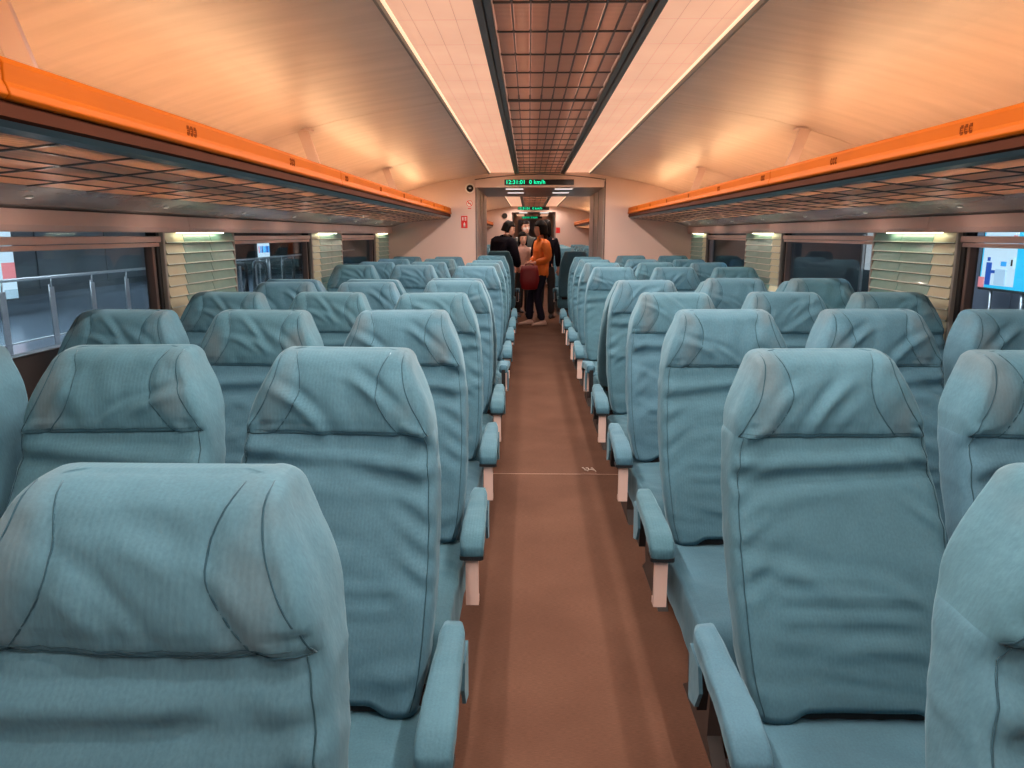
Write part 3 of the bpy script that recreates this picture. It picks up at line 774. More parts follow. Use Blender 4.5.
        for (x, y, wt) in pts:
            if wt > 0: dd = s.disp(x, z) * wt; out.append((x, y - dd, z))
            else:
                side = .004 * noise.noise(Vector((y * 14, z * 12, 21)) + s.o) + .005 * (abs(noise.noise(Vector((y * 10, z * 26, 5)) + s.o)) if .5 < z < .98 else 0)
                if wt == 0: out.append((x + math.copysign(side, x), y, z))
                else: out.append((x, y + .004 * noise.noise(Vector((x * 6, z * 8, 9)) + s.o), z))
        return out
    def front(s, x, z, off=.0016):
        w_ = s.wid(z); yf = sinterp(YF, z); yk = sinterp(YK, z); zr = ZT - ZR
        if z > zr:
            q = min(1, (z - zr) / (ZT - zr)); k = math.sqrt(max(0, 1 - q * q)); mid = (yf + yk) / 2 + .01
            yf = mid + (yf - mid) * (.30 + .70 * k); yk = mid + (yk - mid) * (.30 + .70 * k)
        rc = min(lerp(.034, .016, sstep(.93, 1.02, z)), (yk - yf) * .45); wt = 1
        x = max(-w_ + .001, min(w_ - .001, x)); e = abs(x) - (w_ - rc)
        if e > 0: h = math.sqrt(max(0, rc * rc - e * e)); yf += rc - h; wt = h / rc
        return (x, yf - s.disp(x, z) * wt - off, z)
    def build(s, detail=1.0):
        nb = int(46 * detail); nh = int(24 * detail); nf = int(40 * detail)
        # body: from hem to pillow seam; the front hem is cut up in the middle
        zs = [.462 + (ZS - .462) * (i / nb) ** .95 for i in range(nb + 1)]
        loops = [s.ring(z, nf) for z in zs]
        hem = []
        for (x, y, z) in loops[0]:
            up = .019 * (1 - sstep(.105, .155, abs(x))) if y < sinterp(YF, .462) + .05 else 0
            hem.append((x, y + up * .5, z + up))
        for j, lp_ in enumerate(loops):      # ease the rows above the hem up with it
            if zs[j] < .58 and j:
                q = (.58 - zs[j]) / (.58 - .462)
                loops[j] = [(x, y + h[1] * q, z + h[2] * q) for (x, y, z), h in zip(lp_, [(0, b[1] - a[1], b[2] - a[2]) for a, b in zip(loops[0], hem)])]
        loops[0] = hem
        inner = [(x * .97, y + (.012 if y < -.33 else -.008), z + .012) for x, y, z in hem]
        body = MB().loft([inner] + loops, cap=False).mesh('backrest', [fab])
        zh = [ZS + (ZT - ZR - ZS) * i / nh for i in range(nh + 1)] + [ZT - ZR + ZR * math.sin(a * PI / 2 / 8) for a in range(1, 9)]
        lh = [s.ring(z, nf) for z in zh]
        last = lh[-1]; cx = sum(p[0] for p in last) / len(last); cy = sum(p[1] for p in last) / len(last)
        lh.append([(lerp(x, cx, .12), lerp(y, cy, .5), ZT + .0015) for x, y, z in last])
        lh.append([(lerp(x, cx, .2), cy, ZT + .002) for x, y, z in last])
        head = MB().loft(lh, cap=False).mesh('headrest', [fab_head])
        sm = MB()
        for sg in (-1, 1):
            for fn in (seam_in, seam_out):
                sm.tube([s.front(sg * fn(z, 0), z) for z in [ZS + (ZT - .004 - ZS) * i / 18 for i in range(19)]], .0013, 5)
        sm.tube([s.front(x, ZS + .001) for x in [-.2 + .4 * i / 28 for i in range(29)]], .0015, 5)
        sm.tube([s.front(x, ZS + .009, .0002) for x in [-.195 + .39 * i / 28 for i in range(29)]], .0007, 4)
        seam_h = sm.mesh('seam', [fab_seam])
        seam_b = []
        for sg in (-1, 1):
            sm = MB(); sm.tube([s.front(sg * (s.wid(z) - .014), z) for z in [.47 + (ZS - .47) * i / 26 for i in range(27)]], .0013, 5)
            seam_b.append(sm.mesh('seam', [fab_seam]))
        return body, head, seam_h, seam_b

def rrect(x0, x1, z0, z1, r, y, n=5, dz=lambda x: 0):
    pts = []
    for (cx, cz, a0) in ((x1 - r, z0 + r, -PI / 2), (x1 - r, z1 - r, 0), (x0 + r, z1 - r, PI / 2), (x0 + r, z0 + r, PI)):
        for i in range(n + 1):
            a = a0 + PI / 2 * i / n; pts.append((cx + r * math.cos(a), y, cz + r * math.sin(a)))
    return pts
def cushion_mesh(seed):
    rr = random.Random(seed); o = Vector((seed, 2 * seed, 3))
    loops = []; N_ = 26
    for j in range(N_ + 1):
        t = j / N_; y = lerp(-.905, -.30, t)
        nose = math.sqrt(max(0, 1 - (1 - min(1, t / .13)) ** 2))
        zt = .375 + .083 * nose + .008 * math.sin(t * PI) ; zb = .345 - .055 * nose
        if t > .9: zt -= .01 * (t - .9) / .1
        hw = .222 + .012 * nose
        r = max(.008, min(.032, (zt - zb) * .45))
        base = rrect(-hw, hw, zb, zt, r, y, 6)
        # subdivide the flat top
        top = []
        for i in range(len(base)):
            a = base[i]; b = base[(i + 1) % len(base)]; top.append(a)
            L_ = abs(a[0] - b[0])
            if L_ > .1:
                for k in range(1, 18): top.append(tuple(lerp(a[q], b[q], k / 18) for q in range(3)))
        pts = []
        for (x, yy, z) in top:
            if z > zt - .012:
                z += .006 * noise.noise(Vector((x * 7, y * 8, 0)) + o) + .004 * noise.noise(Vector((x * 22 + y * 16, y * 20 - x * 18, 5)) + o) - .006 * (x / hw) ** 2
            else: x += math.copysign(.005, x) * noise.noise(Vector((y * 14, z * 18, 3)) + o)
            pts.append((x, yy, z))
        loops.append(pts)
    return MB().loft(loops).mesh('seat_cushion', [fab])
def pad_mesh(seed):
    o = Vector((seed * 3, seed, 1)); loops = []; N_ = 18
    for j in range(N_ + 1):
        t = j / N_; y = lerp(-.225, -.592, t)
        zt = .594 - .010 * t - .022 * max(0, t - .62) ** 1.5 * 4; hw = lerp(.027, .036, t)
        th = .046
        if t > .9: q = (t - .9) / .1; zt -= .012 * q * q; th -= .010 * q * q; hw -= .003 * q * q
        if t < .06: hw -= .004 * (1 - t / .06)
        pts = rrect(-hw, hw, zt - th, zt, .011, y, 4)
        loops.append([(x + .002 * noise.noise(Vector((x * 30, y * 22, z * 20)) + o), yy, z + .0035 * noise.noise(Vector((x * 40, yy * 28, 4)) + o) + (.004 if z > zt - .01 and abs(x) < .02 else 0)) for x, yy, z in pts])
    f = loops[-1]; cx = 0; cz = sum(p[2] for p in f) / len(f)
    loops.append([(lerp(x, cx, .35), y - .006, lerp(z, cz, .35)) for x, y, z in f])
    return MB().loft(loops).mesh('armrest_pad', [fab])
def band_mesh():
    m = MB(); m.loft([[(x, y, z) for x, z in ((-hw, .509), (hw, .509), (hw, .520), (-hw, .520))] for y, hw in ((-.597, .028), (-.590, .034), (-.545, .034))], smooth=False)
    return m.mesh('elastic_band', [dark_trim])
def post_mesh():
    m = MB()
    for (x0, x1, y0, y1, z0, z1) in ((-.0185, .0185, -.578, -.560, .362, .508), (-.020, -.009, -.582, -.556, .506, .532), (.009, .020, -.582, -.556, .506, .532), (-.008, .008, -.576, -.560, .502, .532)):
        m.box(x0, x1, y0, y1, z0, z1)
    # inward hooked foot
    m.box(-.0185, .0185, -.560, -.545, .362, .382)
    return m.mesh('armrest_post', [post_mat])
def arm_inner_mesh():
    m = MB()
    # black bracket beside the backrest and the tube that carries the pad
    m.loft([[(x, y, z) for y, z in ((-.19, .575), (-.19, .40), (-.24, .40), (-.26, .54), (-.235, .565))] for x in (-.012, .010)], smooth=False)
    m.loft([[(x, y, z) for x, z in ((-.01, lerp(.555, .535, k)), (.01, lerp(.555, .535, k)), (.01, lerp(.570, .555, k)), (-.01, lerp(.570, .555, k)))] for k, y in ((0, -.23), (1, -.55))], smooth=False)
    return m.mesh('arm_bracket', [dark_trim])
def flap_mesh():
    m = MB()
    m.loft([[(x, y, z) for y, z in ((-.23, .555), (-.31, .55), (-.33, .50), (-.30, .45), (-.24, .43))] for x in (-.004, .004)], smooth=False)
    return m.mesh('armrest_flap', [fab])
def base_mesh():
    m = MB()
    m.box(-.20, .20, -.84, -.34, .255, .305)
    return m.mesh('seat_pan', [dark_trim])
def leg_mesh(sx):
    m = MB()
    m.loft([[(sx - .02, y, z) for y, z in ((-.74, .27), (-.42, .27), (-.47, .05), (-.40, 0), (-.80, 0), (-.72, .05))], [(sx + .02, y, z) for y, z in ((-.74, .27), (-.42, .27), (-.47, .05), (-.40, 0), (-.80, 0), (-.72, .05))]], smooth=False)
    return m.mesh('leg', [frame_dark])
def core_mesh():
    m = MB()
    m.loft([[(x, y, z) for y, z in ((-.355, .43), (-.26, .43), (-.20, .62), (-.275, .62))] for x in (-.17, .17)], smooth=False)
    return m.mesh('backrest_core', [dark_trim])

NEARV = 8
VAR = [Back(k + 1, amp=(1.0 if k % 3 else .8)).build(1.0) for k in range(NEARV)]
FARV = [Back(40 + k).build(.5) for k in range(3)]
CUSH = [cushion_mesh(k + 3) for k in range(3)]; PAD = [pad_mesh(k + 1) for k in range(3)]
POST = post_mesh(); BAND = band_mesh(); ARMIN = arm_inner_mesh(); FLAP = flap_mesh(); PAN = base_mesh(); LEG = {s: leg_mesh(s * .15) for s in (-1, 1)}; CORE = core_mesh()
HINGE = Vector((0, -.36, .45))
def seat(x, yh, label, group, var, arm, recl=0.0, dz=0.0, flip=False, far=False, roll=0.0, mirror=False):
    root = link('train_seat', None, None, (x, yh - .55 if not flip else yh + .55, 0), (0, 0, PI if flip else 0))
    tag(root, label, 'seat', group)
    org = Vector((0, .55, 0))   # meshes are modelled about the headrest; the Empty stands under the cushion
    b, h, s1, s2 = (FARV[var % 3] if far else VAR[var % NEARV])
    R_ = Matrix.Translation(org + HINGE) @ Matrix.Rotation(recl, 4, 'X') @ Matrix.Rotation(roll, 4, 'Y') @ Matrix.Diagonal((-1 if mirror else 1, 1, 1 + dz, 1)) @ Matrix.Translation(-HINGE)
    ob = link('backrest', b, root); ob.matrix_local = R_
    for q in s2: link('seam', q, ob)
    oh = link('headrest', h, root); oh.matrix_local = R_
    link('seam', s1, oh)
    oc = link('backrest_core', CORE, root); oc.matrix_local = R_
    def sc(o):
        if flip: o.matrix_local = Matrix.Translation(org + Vector((0, -.30, 0))) @ Matrix.Diagonal((1, .62, 1, 1)) @ Matrix.Translation((0, .30, 0))
        return o
    sc(link('seat_cushion', CUSH[var % 3], root, org))
    sc(link('seat_pan', PAN, root, org))
    for sg in (-1, 1): sc(link('leg', LEG[sg], root, org))
    if arm:
        a = arm if not flip else -arm
        aisle = 'aisle' in label
        ax = a * ((.289 if x > X0 and not flip else .272) if aisle else .2485); kx = 1 if aisle else .5
        p = link('armrest_pad', PAD[var % 3], root, (ax, org.y, 0)); p.scale.x = kx
        po = link('armrest_post', POST, p); po['label'] = 'peach plastic armrest post'
        link('elastic_band', BAND, p)
        br = link('arm_bracket', ARMIN, root, (ax, org.y, 0)); br.scale.x = kx
        if aisle: link('armrest_flap', FLAP, root, (ax + a * .028, org.y, 0))
    return root

COLS = {'aisle': .552, 'middle': 1.050, 'window': 1.530}
ORD = ['nearest', 'second', 'third', 'fourth', 'fifth', 'sixth', 'seventh', 'eighth', 'ninth', 'last']
# per seat: (variant, recline, stretch)
TW = {(-1, 'aisle', 0): (0, 0, -.022), (1, 'aisle', 0): (3, 0, -.028), (-1, 'aisle', 1): (1, 0, 0), (1, 'aisle', 1): (2, 0, 0)}
for sd, sn in SIDES:
    for col, rel in COLS.items():
        for row in range(10):
            flip = row == 5
            yh = .828 + .8655 * row
            if flip: yh = yh - .72
            rr = random.Random(row * 31 + (sd + 2) * 7 + len(col))
            v, rc, dz = TW.get((sd, col, row), (rr.randrange(NEARV), rr.uniform(-.03, .03), rr.uniform(-.012, .012)))
            if row >= 6: dz += .012
            lab = f'teal cloth covered seat, {sn} {col} column, {ORD[row]} row from the camera'
            if row == 9: lab = f'teal cloth covered seat, {sn} {col} column, row against the bulkhead'
            if flip: lab = f'teal seat turned away from the camera, {sn} {col} column, sixth row'
            seat(P(sd, rel) - (.012 * sd if col == 'window' and row == 99 else 0) + (-.055 if (sd > 0 and row == 0 and col == 'aisle') else 0), yh, lab, 'teal train seats in the near compartment', v, -sd if col == 'aisle' else 0, rc, dz, flip, far=False, roll=.165 if (sd > 0 and row == 0 and col == 'aisle') else rr.uniform(-.012, .012), mirror=(sd > 0))
# next compartment: first row faces away, the others face us
for sd, sn in SIDES:
    for col in ('aisle', 'middle'):
        for row in range(7):
            flip = row == 0
            if sd < 0 and row == 1: continue
            yh = 11.30 + .88 * row + (1.95 if row else 0)
            lab = f'small teal seat in the next compartment, {sn} {col} column, {["first", "second", "third", "fourth", "fifth", "sixth", "seventh", "eighth"][row]} row'
            seat(P(sd, COLS[col] + .015), yh, lab, 'teal train seats in the next compartment', row + (sd > 0), -sd if col == 'aisle' else 0, 0, .02, flip, far=True)

# ------------------------------------------------------------------ litter on the carpet
lit = MB(); rr = random.Random(5)
for k in range(7):
    a = rr.uniform(0, PI); x, y = .34 + k * .012 + rr.uniform(-.006, .006), 4.36 + rr.uniform(-.02, .03); l = rr.uniform(.008, .02)
    dx, dy = math.cos(a) * l, math.sin(a) * l
    lit.tube([(x - dx, y - dy, .004), (x, y, .007), (x + dx, y + dy, .004)], .0025, 5)
tag(lit.obj('paper_scraps', plain('paper_scrap', (.75, .68, .6), .7)), 'few white paper scraps on the brown aisle carpet', 'litter')['kind'] = 'stuff'

# ------------------------------------------------------------------ people (small, beyond the first doorway)
skin_m = plain('skin', (.72, .42, .31), .5, var=.05)
hair_m = plain('black_hair', (.006, .005, .005), .55, spec=.15)
lip_m = plain('lips', (.45, .14, .12), .5); eye_m = plain('dark_eye', (.02, .015, .012), .3)
def skin_obj(name, verts, edges, mat, parent, root=0, sub=1):
    me = bpy.data.meshes.new(name); me.from_pydata([v[:3] for v in verts], edges, [])
    me.materials.append(mat); o = link(name, me, parent)
    md = o.modifiers.new('skin', 'SKIN'); md.use_smooth_shade = True; md.branch_smoothing = .4
    if not me.skin_vertices: me.attributes
    for i, v in enumerate(verts):
        r = v[3]; rx, ry = r if isinstance(r, tuple) else (r, r)
        me.skin_vertices[0].data[i].radius = (rx, ry)
        me.skin_vertices[0].data[i].use_root = (i == root)
    ss = o.modifiers.new('sub', 'SUBSURF'); ss.levels = ss.render_levels = sub
    return o
def head_part(root, c, yaw, pitch=0.0, k=1.0, hair='short', mask=False):
    e = link('head', None, root); e.matrix_local = Matrix.Translation(c) @ Matrix.Rotation(yaw, 4, 'Z') @ Matrix.Rotation(pitch, 4, 'X') @ Matrix.Scale(k, 4)
    # skull and face: rings from chin to crown, face towards -y
    rings = [(-.112, .020, .022, -.045), (-.100, .038, .044, -.035), (-.075, .052, .066, -.020), (-.045, .062, .082, -.006), (-.01, .069, .090, 0), (.03, .073, .094, .004), (.065, .071, .090, .008), (.095, .058, .072, .010), (.115, .032, .040, .012), (.121, .008, .010, .012)]
    lp = []
    for z, a, b, oy in rings:
        ring = []
        for i in range(20):
            t = 2 * PI * i / 20; x = a * math.sin(t); y = -b * math.cos(t) + oy
            if math.cos(t) > .93 and -.06 < z < .02: y -= .012 * (1 - abs(z + .03) / .05) if abs(z + .03) < .05 else 0
            ring.append((x, y, z))
        lp.append(ring)
    me = MB().loft(lp).mesh('face', [skin_m]); link('face', me, e)
    f = MB(); f.loft([[(-.004, -.088, .012), (.004, -.088, .012), (.003, -.09, .012)], [(-.007, -.092, -.015), (.007, -.092, -.015), (0, -.104, -.013)], [(-.012, -.086, -.032), (.012, -.086, -.032), (0, -.108, -.030)], [(-.006, -.085, -.038), (.006, -.085, -.038), (0, -.092, -.037)]]); f.obj('nose', skin_m, e)
    f = MB()
    for sx in (-1, 1): f.tube([(sx * .020, -.084, .012), (sx * .030, -.088, .013), (sx * .041, -.078, .012)], [.003, .006, .003], 6)
    f.obj('eyes', eye_m, e)
    f = MB()
    for sx in (-1, 1): f.tube([(sx * .016, -.089, .034), (sx * .032, -.089, .038), (sx * .046, -.074, .034)], [.002, .004, .002], 6)
    f.obj('eyebrows', hair_m, e)
    if mask:
        f = MB(); f.loft([[(a * math.sin(t), -b * math.cos(t) - .014, z) for t in [(-75 + 150 * i / 10) * PI / 180 for i in range(11)]] for z, a, b in ((-.085, .040, .05), (-.05, .058, .076), (-.01, .066, .085), (.004, .066, .082))], closed=False, cap=False)
        f.obj('face_mask', plain('white_mask', (.75, .74, .74), .7), e)
    else:
        f = MB(); f.tube([(-.022, -.078, -.062), (-.008, -.089, -.060), (.008, -.089, -.060), (.022, -.078, -.062)], [.002, .0055, .0055, .002], 6); f.obj('mouth', lip_m, e)
    for sx in (-1, 1):
        f = MB(); f.tube([(sx * .070, .004, -.028), (sx * .079, .010, -.005), (sx * .078, .014, .018), (sx * .071, .006, .024)], [.006, .009, .009, .005], 6); f.obj('ear', skin_m, e)
    # hair cap: rings, cut back around the face
    lp = []; low = {'short': -.055, 'bob': -.13, 'long': -.09, 'bun': -.07}[hair]
    for q in range(12):
        t = q / 11; z = lerp(low, .134, t); base = max(.0, 1 - max(0, (z - .02) / .122) ** 2.2) if z > .02 else 1
        a = .086 * math.sqrt(base) + .003; b = .104 * math.sqrt(base) + .003
        ring = []
        for i in range(28):
            th = 2 * PI * i / 28; x = a * math.sin(th); y = -b * math.cos(th) + .012
            cut = .055 if z < .050 else -1
            ct = .25 if hair == 'short' else .62
            if cut > 0 and math.cos(th) > ct: y = max(y, .0 + .02 * (1 - (math.cos(th) - ct)) - (z > .03) * .03); 
            n_ = 1 + .05 * noise.noise(Vector((x * 30, y * 30, z * 18)))
            ring.append((x * n_, y * n_, z))
        lp.append(ring)
    MB().loft(lp).obj('hair', hair_m, e)
    if hair == 'bun': MB().loft([[(r * math.cos(i * PI / 6), .115 + y, .02 + r * math.sin(i * PI / 6)) for i in range(12)] for y, r in ((-.03, .02), (-.01, .038), (.015, .038), (.035, .018))]).obj('hair_bun', hair_m, e)
    if hair == 'long': MB().loft([[(a * math.sin(i * PI / 8), .06 + b * math.cos(i * PI / 8) + (z * -.06), z) for i in range(16)] for z, a, b in ((-.30, .03, .015), (-.22, .06, .03), (-.10, .075, .04), (.0, .075, .05))]).obj('long_hair', hair_m, e)
    return e
def person(loc, yaw, H, label, top_m, leg_m, shoe_m, pose, group=None, top_len=.50, bulk=1.0, hair='short', hyaw=0, hpitch=0, mask=False):
    """pose: dict of joints in metres for a 1.65 m figure facing -y"""
    root = link('person', None, None, (*loc, 0), (0, 0, yaw)); root.scale = (H / 1.65,) * 3
    tag(root, label, 'person', group)
    P_ = dict(pel=(0, 0, .90), wst=(0, .01, 1.02), cst=(0, .0, 1.22), nck=(0, 0, 1.38), hed=(0, -.01, 1.50),
              shL=(.165, .01, 1.325), elL=(.21, .03, 1.06), haL=(.20, -.05, .84), shR=(-.165, .01, 1.325), elR=(-.21, .03, 1.06), haR=(-.20, -.05, .84),
              hiL=(.085, 0, .86), knL=(.095, -.02, .47), anL=(.10, .02, .09), hiR=(-.085, 0, .86), knR=(-.095, -.02, .47), anR=(-.10, .02, .09))
    P_.update(pose); V = {k: Vector(v) for k, v in P_.items()}
    vs = []; es = []; idx = {}
    def v(k, p, r): idx[k] = len(vs); vs.append((*p, r)); return idx[k]
    def e(a, b): es.append((idx[a], idx[b]))
    v('pel', V['pel'], (.13, .09)); v('wst', V['wst'], (.115, .08)); v('cst', V['cst'], (.135, .09)); v('nk0', V['nck'] - Vector((0, 0, .03)), .055); v('nck', V['nck'] + Vector((0, 0, .04)), .048); v('hed', V['hed'] - Vector((0, 0, .03)), .05)
    for a, b in (('pel', 'wst'), ('wst', 'cst'), ('cst', 'nk0'), ('nk0', 'nck'), ('nck', 'hed')): e(a, b)
    for s_ in 'LR':
        v('sh' + s_, V['sh' + s_], .050); v('el' + s_, V['el' + s_], .038); v('wr' + s_, V['el' + s_].lerp(V['ha' + s_], .92), .026)
        e('cst', 'sh' + s_); e('sh' + s_, 'el' + s_); e('el' + s_, 'wr' + s_)
        d = (V['ha' + s_] - V['el' + s_]).normalized(); sd_ = d.cross(Vector((0, 1, .3))).normalized()
        pl = V['ha' + s_] + d * .05; v('pm' + s_, pl, (.034, .018)); e('wr' + s_, 'pm' + s_)
        curl = Vector((0, -1, 0)) * .5 + d
        for q, L_ in enumerate((.055, .068, .072, .064, .05)):
            off = sd_ * (.030 - .015 * q)
            st = pl + off * (1.5 if q == 0 else 1) + d * (.0 if q == 0 else .03)
            v(f'f{s_}{q}', st + curl.normalized() * L_ * .55, .009); e('pm' + s_, f'f{s_}{q}')
            v(f'g{s_}{q}', st + curl.normalized() * L_ * .8 + Vector((0, -1, -.3)) * L_ * .3, .008); e(f'f{s_}{q}', f'g{s_}{q}')
        v('hi' + s_, V['hi' + s_], .080); v('kn' + s_, V['kn' + s_], .052); v('an' + s_, V['an' + s_], .036); e('pel', 'hi' + s_); e('hi' + s_, 'kn' + s_); e('kn' + s_, 'an' + s_)
    skin_obj('body', vs, es, skin_m, root, 0)
    # jacket
    B = bulk; vs = []; es = []; idx = {}
    hem = V['pel'].lerp(V['wst'], 1 - top_len) if top_len <= 1 else V['pel'] - Vector((0, 0, (top_len - 1)))
    v('hem', hem, (.165 * B, .125 * B)); v('wst', V['wst'], (.150 * B, .115 * B)); v('cst', V['cst'], (.158 * B, .120 * B)); v('top', V['nck'] - Vector((0, 0, .025)), (.085, .075)); v('col', V['nck'] + Vector((0, 0, .045)), .072)
    for a, b in (('hem', 'wst'), ('wst', 'cst'), ('cst', 'top'), ('top', 'col')): e(a, b)
    for s_ in 'LR':
        v('sh' + s_, V['sh' + s_], .074 * B); v('ue' + s_, V['sh' + s_].lerp(V['el' + s_], .5), .066 * B); v('el' + s_, V['el' + s_], .058 * B); v('cu' + s_, V['el' + s_].lerp(V['ha' + s_], .88), .044 * B)
        e('cst', 'sh' + s_); e('sh' + s_, 'ue' + s_); e('ue' + s_, 'el' + s_); e('el' + s_, 'cu' + s_)
    skin_obj('jacket', vs, es, top_m, root, 1)
    vs = []; es = []; idx = {}
    v('pel', V['pel'] + Vector((0, 0, .05)), (.14, .10)); v('cr', V['pel'] - Vector((0, 0, .03)), (.14, .105)); e('pel', 'cr')
    for s_ in 'LR':
        v('hi' + s_, V['hi' + s_] - Vector((0, 0, .06)), .092); v('kn' + s_, V['kn' + s_], .070); v('an' + s_, V['an' + s_] + Vector((0, 0, -.02)), .062); e('cr', 'hi' + s_); e('hi' + s_, 'kn' + s_); e('kn' + s_, 'an' + s_)
    skin_obj('trousers', vs, es, leg_m, root, 0)
    for s_ in 'LR':
        a = V['an' + s_]
        m = MB(); lp = []
        for q, (y, w_, h_) in enumerate(((.065, .025, .05), (.05, .036, .075), (.0, .038, .085), (-.06, .042, .062), (-.12, .044, .045), (-.165, .036, .035), (-.18, .02, .022))):
            lp.append([(a.x + w_ * math.cos(t), a.y + y, max(0, h_ / 2 + h_ / 2 * math.sin(t)) + max(0, a.z - .09)) for t in [2 * PI * i / 12 for i in range(12)]])
        m.loft(lp).obj('shoe', shoe_m, root)
    head_part(root, V['hed'] + Vector((0, -.005, .02)), hyaw, hpitch, 1.0, hair, mask)
    return root, V
orange_j = plain('orange_puffer', (.85, .20, .02), .55, bump=.6, bscale=14)
black_j = plain('black_coat', (.006, .005, .010), .8, bump=.4, bscale=16, spec=.1)
denim = plain('dark_denim', (.016, .015, .028), .8, spec=.1); black_t = plain('black_trousers', (.012, .012, .016), .7)
beige_s = plain('beige_trainers', (.62, .42, .34), .6); dark_s = plain('dark_shoes', (.03, .025, .025), .5)
grey_j = plain('dark_green_grey_jacket', (.045, .055, .055), .6, bump=.4, bscale=14); tan_j = plain('tan_coat', (.42, .24, .19), .6, bump=.4, bscale=12)
# woman in the orange jacket, seen from her left side, facing left
wr_, wv_ = person((.19, 11.82), -1.25, 1.63, 'woman in orange jacket and dark jeans holding a red bag in the doorway', orange_j, denim, beige_s,
    dict(elL=(.25, .05, 1.05), haL=(.12, -.17, .99), elR=(-.20, .0, 1.07), haR=(-.02, -.18, 1.0), knL=(.09, -.10, .48), anL=(.10, .0, .09), anR=(-.10, -.16, .09), knR=(-.09, -.14, .48)),
    top_len=1.18, bulk=1.25, hair='long', hyaw=-.1, hpitch=.12)
# red bag held in front of her
bag_m = plain('crimson_bag', (.20, .004, .008), .55)
bag = link('shoulder_bag', None, None, (.01, 11.52, .75)); tag(bag, 'large crimson bag held by the woman in orange', 'bag')
m = MB(); m.loft([[(sx * w_ , y, z) for sx, y in ((-1, -d_), (-.6, -d_ * 1.4), (.6, -d_ * 1.4), (1, -d_), (1, d_), (.6, d_ * 1.4), (-.6, d_ * 1.4), (-1, d_))] for z, w_, d_ in ((-.17, .08, .03), (-.15, .12, .05), (-.02, .15, .06), (.12, .14, .045), (.20, .12, .02))])
m.obj('bag_body', bag_m, bag)
MB().tube([(-.08, 0, .18), (-.05, .01, .22), (.0, .02, .235), (.05, .02, .22), (.08, 0, .18)], .009, 6).obj('strap', bag_m, bag)
# man in black coat leaning over the seats, back to us, looking right
person((-.47, 12.50), 2.35, 1.70, 'man in a bulky black coat leaning over a seat, head turned right', black_j, black_t, dark_s,
    dict(cst=(0, -.06, 1.18), nck=(0, -.12, 1.33), hed=(0, -.18, 1.44), shL=(.18, -.05, 1.29), shR=(-.18, -.05, 1.29), elL=(.25, -.10, 1.02), haL=(.16, -.24, .84), elR=(-.25, -.08, 1.02), haR=(-.2, -.22, .84)),
    top_len=1.15, bulk=1.5, hair='short', hyaw=-.75, hpitch=.30)
# woman facing us between the two
person((-.11, 13.05), .25, 1.46, 'shorter woman facing the camera between man and woman, brown coat, black hair', tan_j, black_t, dark_s,
    dict(elL=(.2, -.02, 1.07), haL=(.10, -.2, 1.05), elR=(-.2, -.02, 1.07), haR=(-.10, -.2, 1.0)), top_len=1.1, bulk=1.05, hair='bob', hyaw=.1, hpitch=.1)
person((-.07, 13.75), .35, 1.67, 'person in dark grey jacket and white mask behind the others', grey_j, black_t, dark_s, {}, top_len=1.0, bulk=1.1, hair='short', mask=True)
person((.29, 12.75), 2.9, 1.66, 'dark haired person in black behind the woman in orange, back turned', black_j, black_t, dark_s, {}, top_len=1.05, bulk=1.05, hair='bob')

# ------------------------------------------------------------------ station outside the windows
out_floor_m = plain('pale_grey_platform', (.36, .40, .46), .18, var=.06, vscale=.6)
out_wall_m = plain('slate_hall_wall', (.11, .12, .13), .5, var=.25, vscale=.7)
out_grey_m = plain('blue_grey_cladding', (.34, .37, .44), .5, var=.05, vscale=1)
steel_m = plain('satin_steel', (.50, .50, .50), .3, .7)
struct(MB().box(-14, X0 - 2.25, -4, 40, -.3, -.02).obj('floor', out_floor_m))
struct(MB().box(X0 + 2.25, 8, -4, 40, -.3, -.02).obj('floor', out_floor_m))
hall = struct(MB().box(-12.3, -12, -4, 40, -.02, 5).obj('wall_left', out_wall_m))
for k in range(14):
    bevel(MB().box(-12.0, -11.96, -3 + k * 3.0, -.2 + k * 3.0, .1, 3.6).obj('cladding_panel', out_wall_m, hall), .01)
struct(MB().box(-12.3, 8, 40, 40.3, -.02, 5).obj('wall_front', out_wall_m))
rw = struct(MB().box(5.65, 5.9, -4, 40, -.02, 5).obj('wall_right', out_wall_m))
for k in range(5):
    bevel(MB().box(5.62, 5.65, 2.2 + k * 1.65, 3.83 + k * 1.65, .0, 3.0).obj('cladding_panel', out_grey_m, rw), .006)
struct(MB().box(-12, X0 - 2.3, -4, 40, 3.96, 4.0).obj('ceiling', out_wall_m)); struct(MB().box(X0 + 2.3, 5.65, -4, 40, 3.96, 4.0).obj('ceiling', out_wall_m))
# handrail with flat steel posts
rl = link('platform_railing', None, None, (-6.3, 13, -.02)); tag(rl, 'long steel handrail with flat posts on the platform, seen through the left windows', 'railing')
MB().tube([(0, -9, .89), (0, 14, .89)], .022, 10).obj('handrail', steel_m, rl)
MB().tube([(0, -9, .12), (0, 14, .12)], .012, 8).obj('lower_rail', steel_m, rl)
pm = MB().box(-.01, .01, -.05, .05, 0, .76).mesh('post', [steel_m]); rm = MB().tube([(.03, -.09, .1), (.03, -.09, .80)], .006, 6)
rm.tube([(.03, -.09, .74), (0, 0, .74)], .008, 6); rm.tube([(0, 0, .74), (0, .02, .88)], .010, 6); rm = rm.mesh('bracket_rod', [steel_m])
gm = MB().box(-.006, .006, .06, .86, .12, .78).mesh('glass_panel', [glass_m])
for k in range(22):
    p = link('post', pm, rl, (0, -8.9 + .93 * k, 0)); link('bracket_rod', rm, p); link('glass_panel', gm, rl, (0, -8.9 + .93 * k, 0))
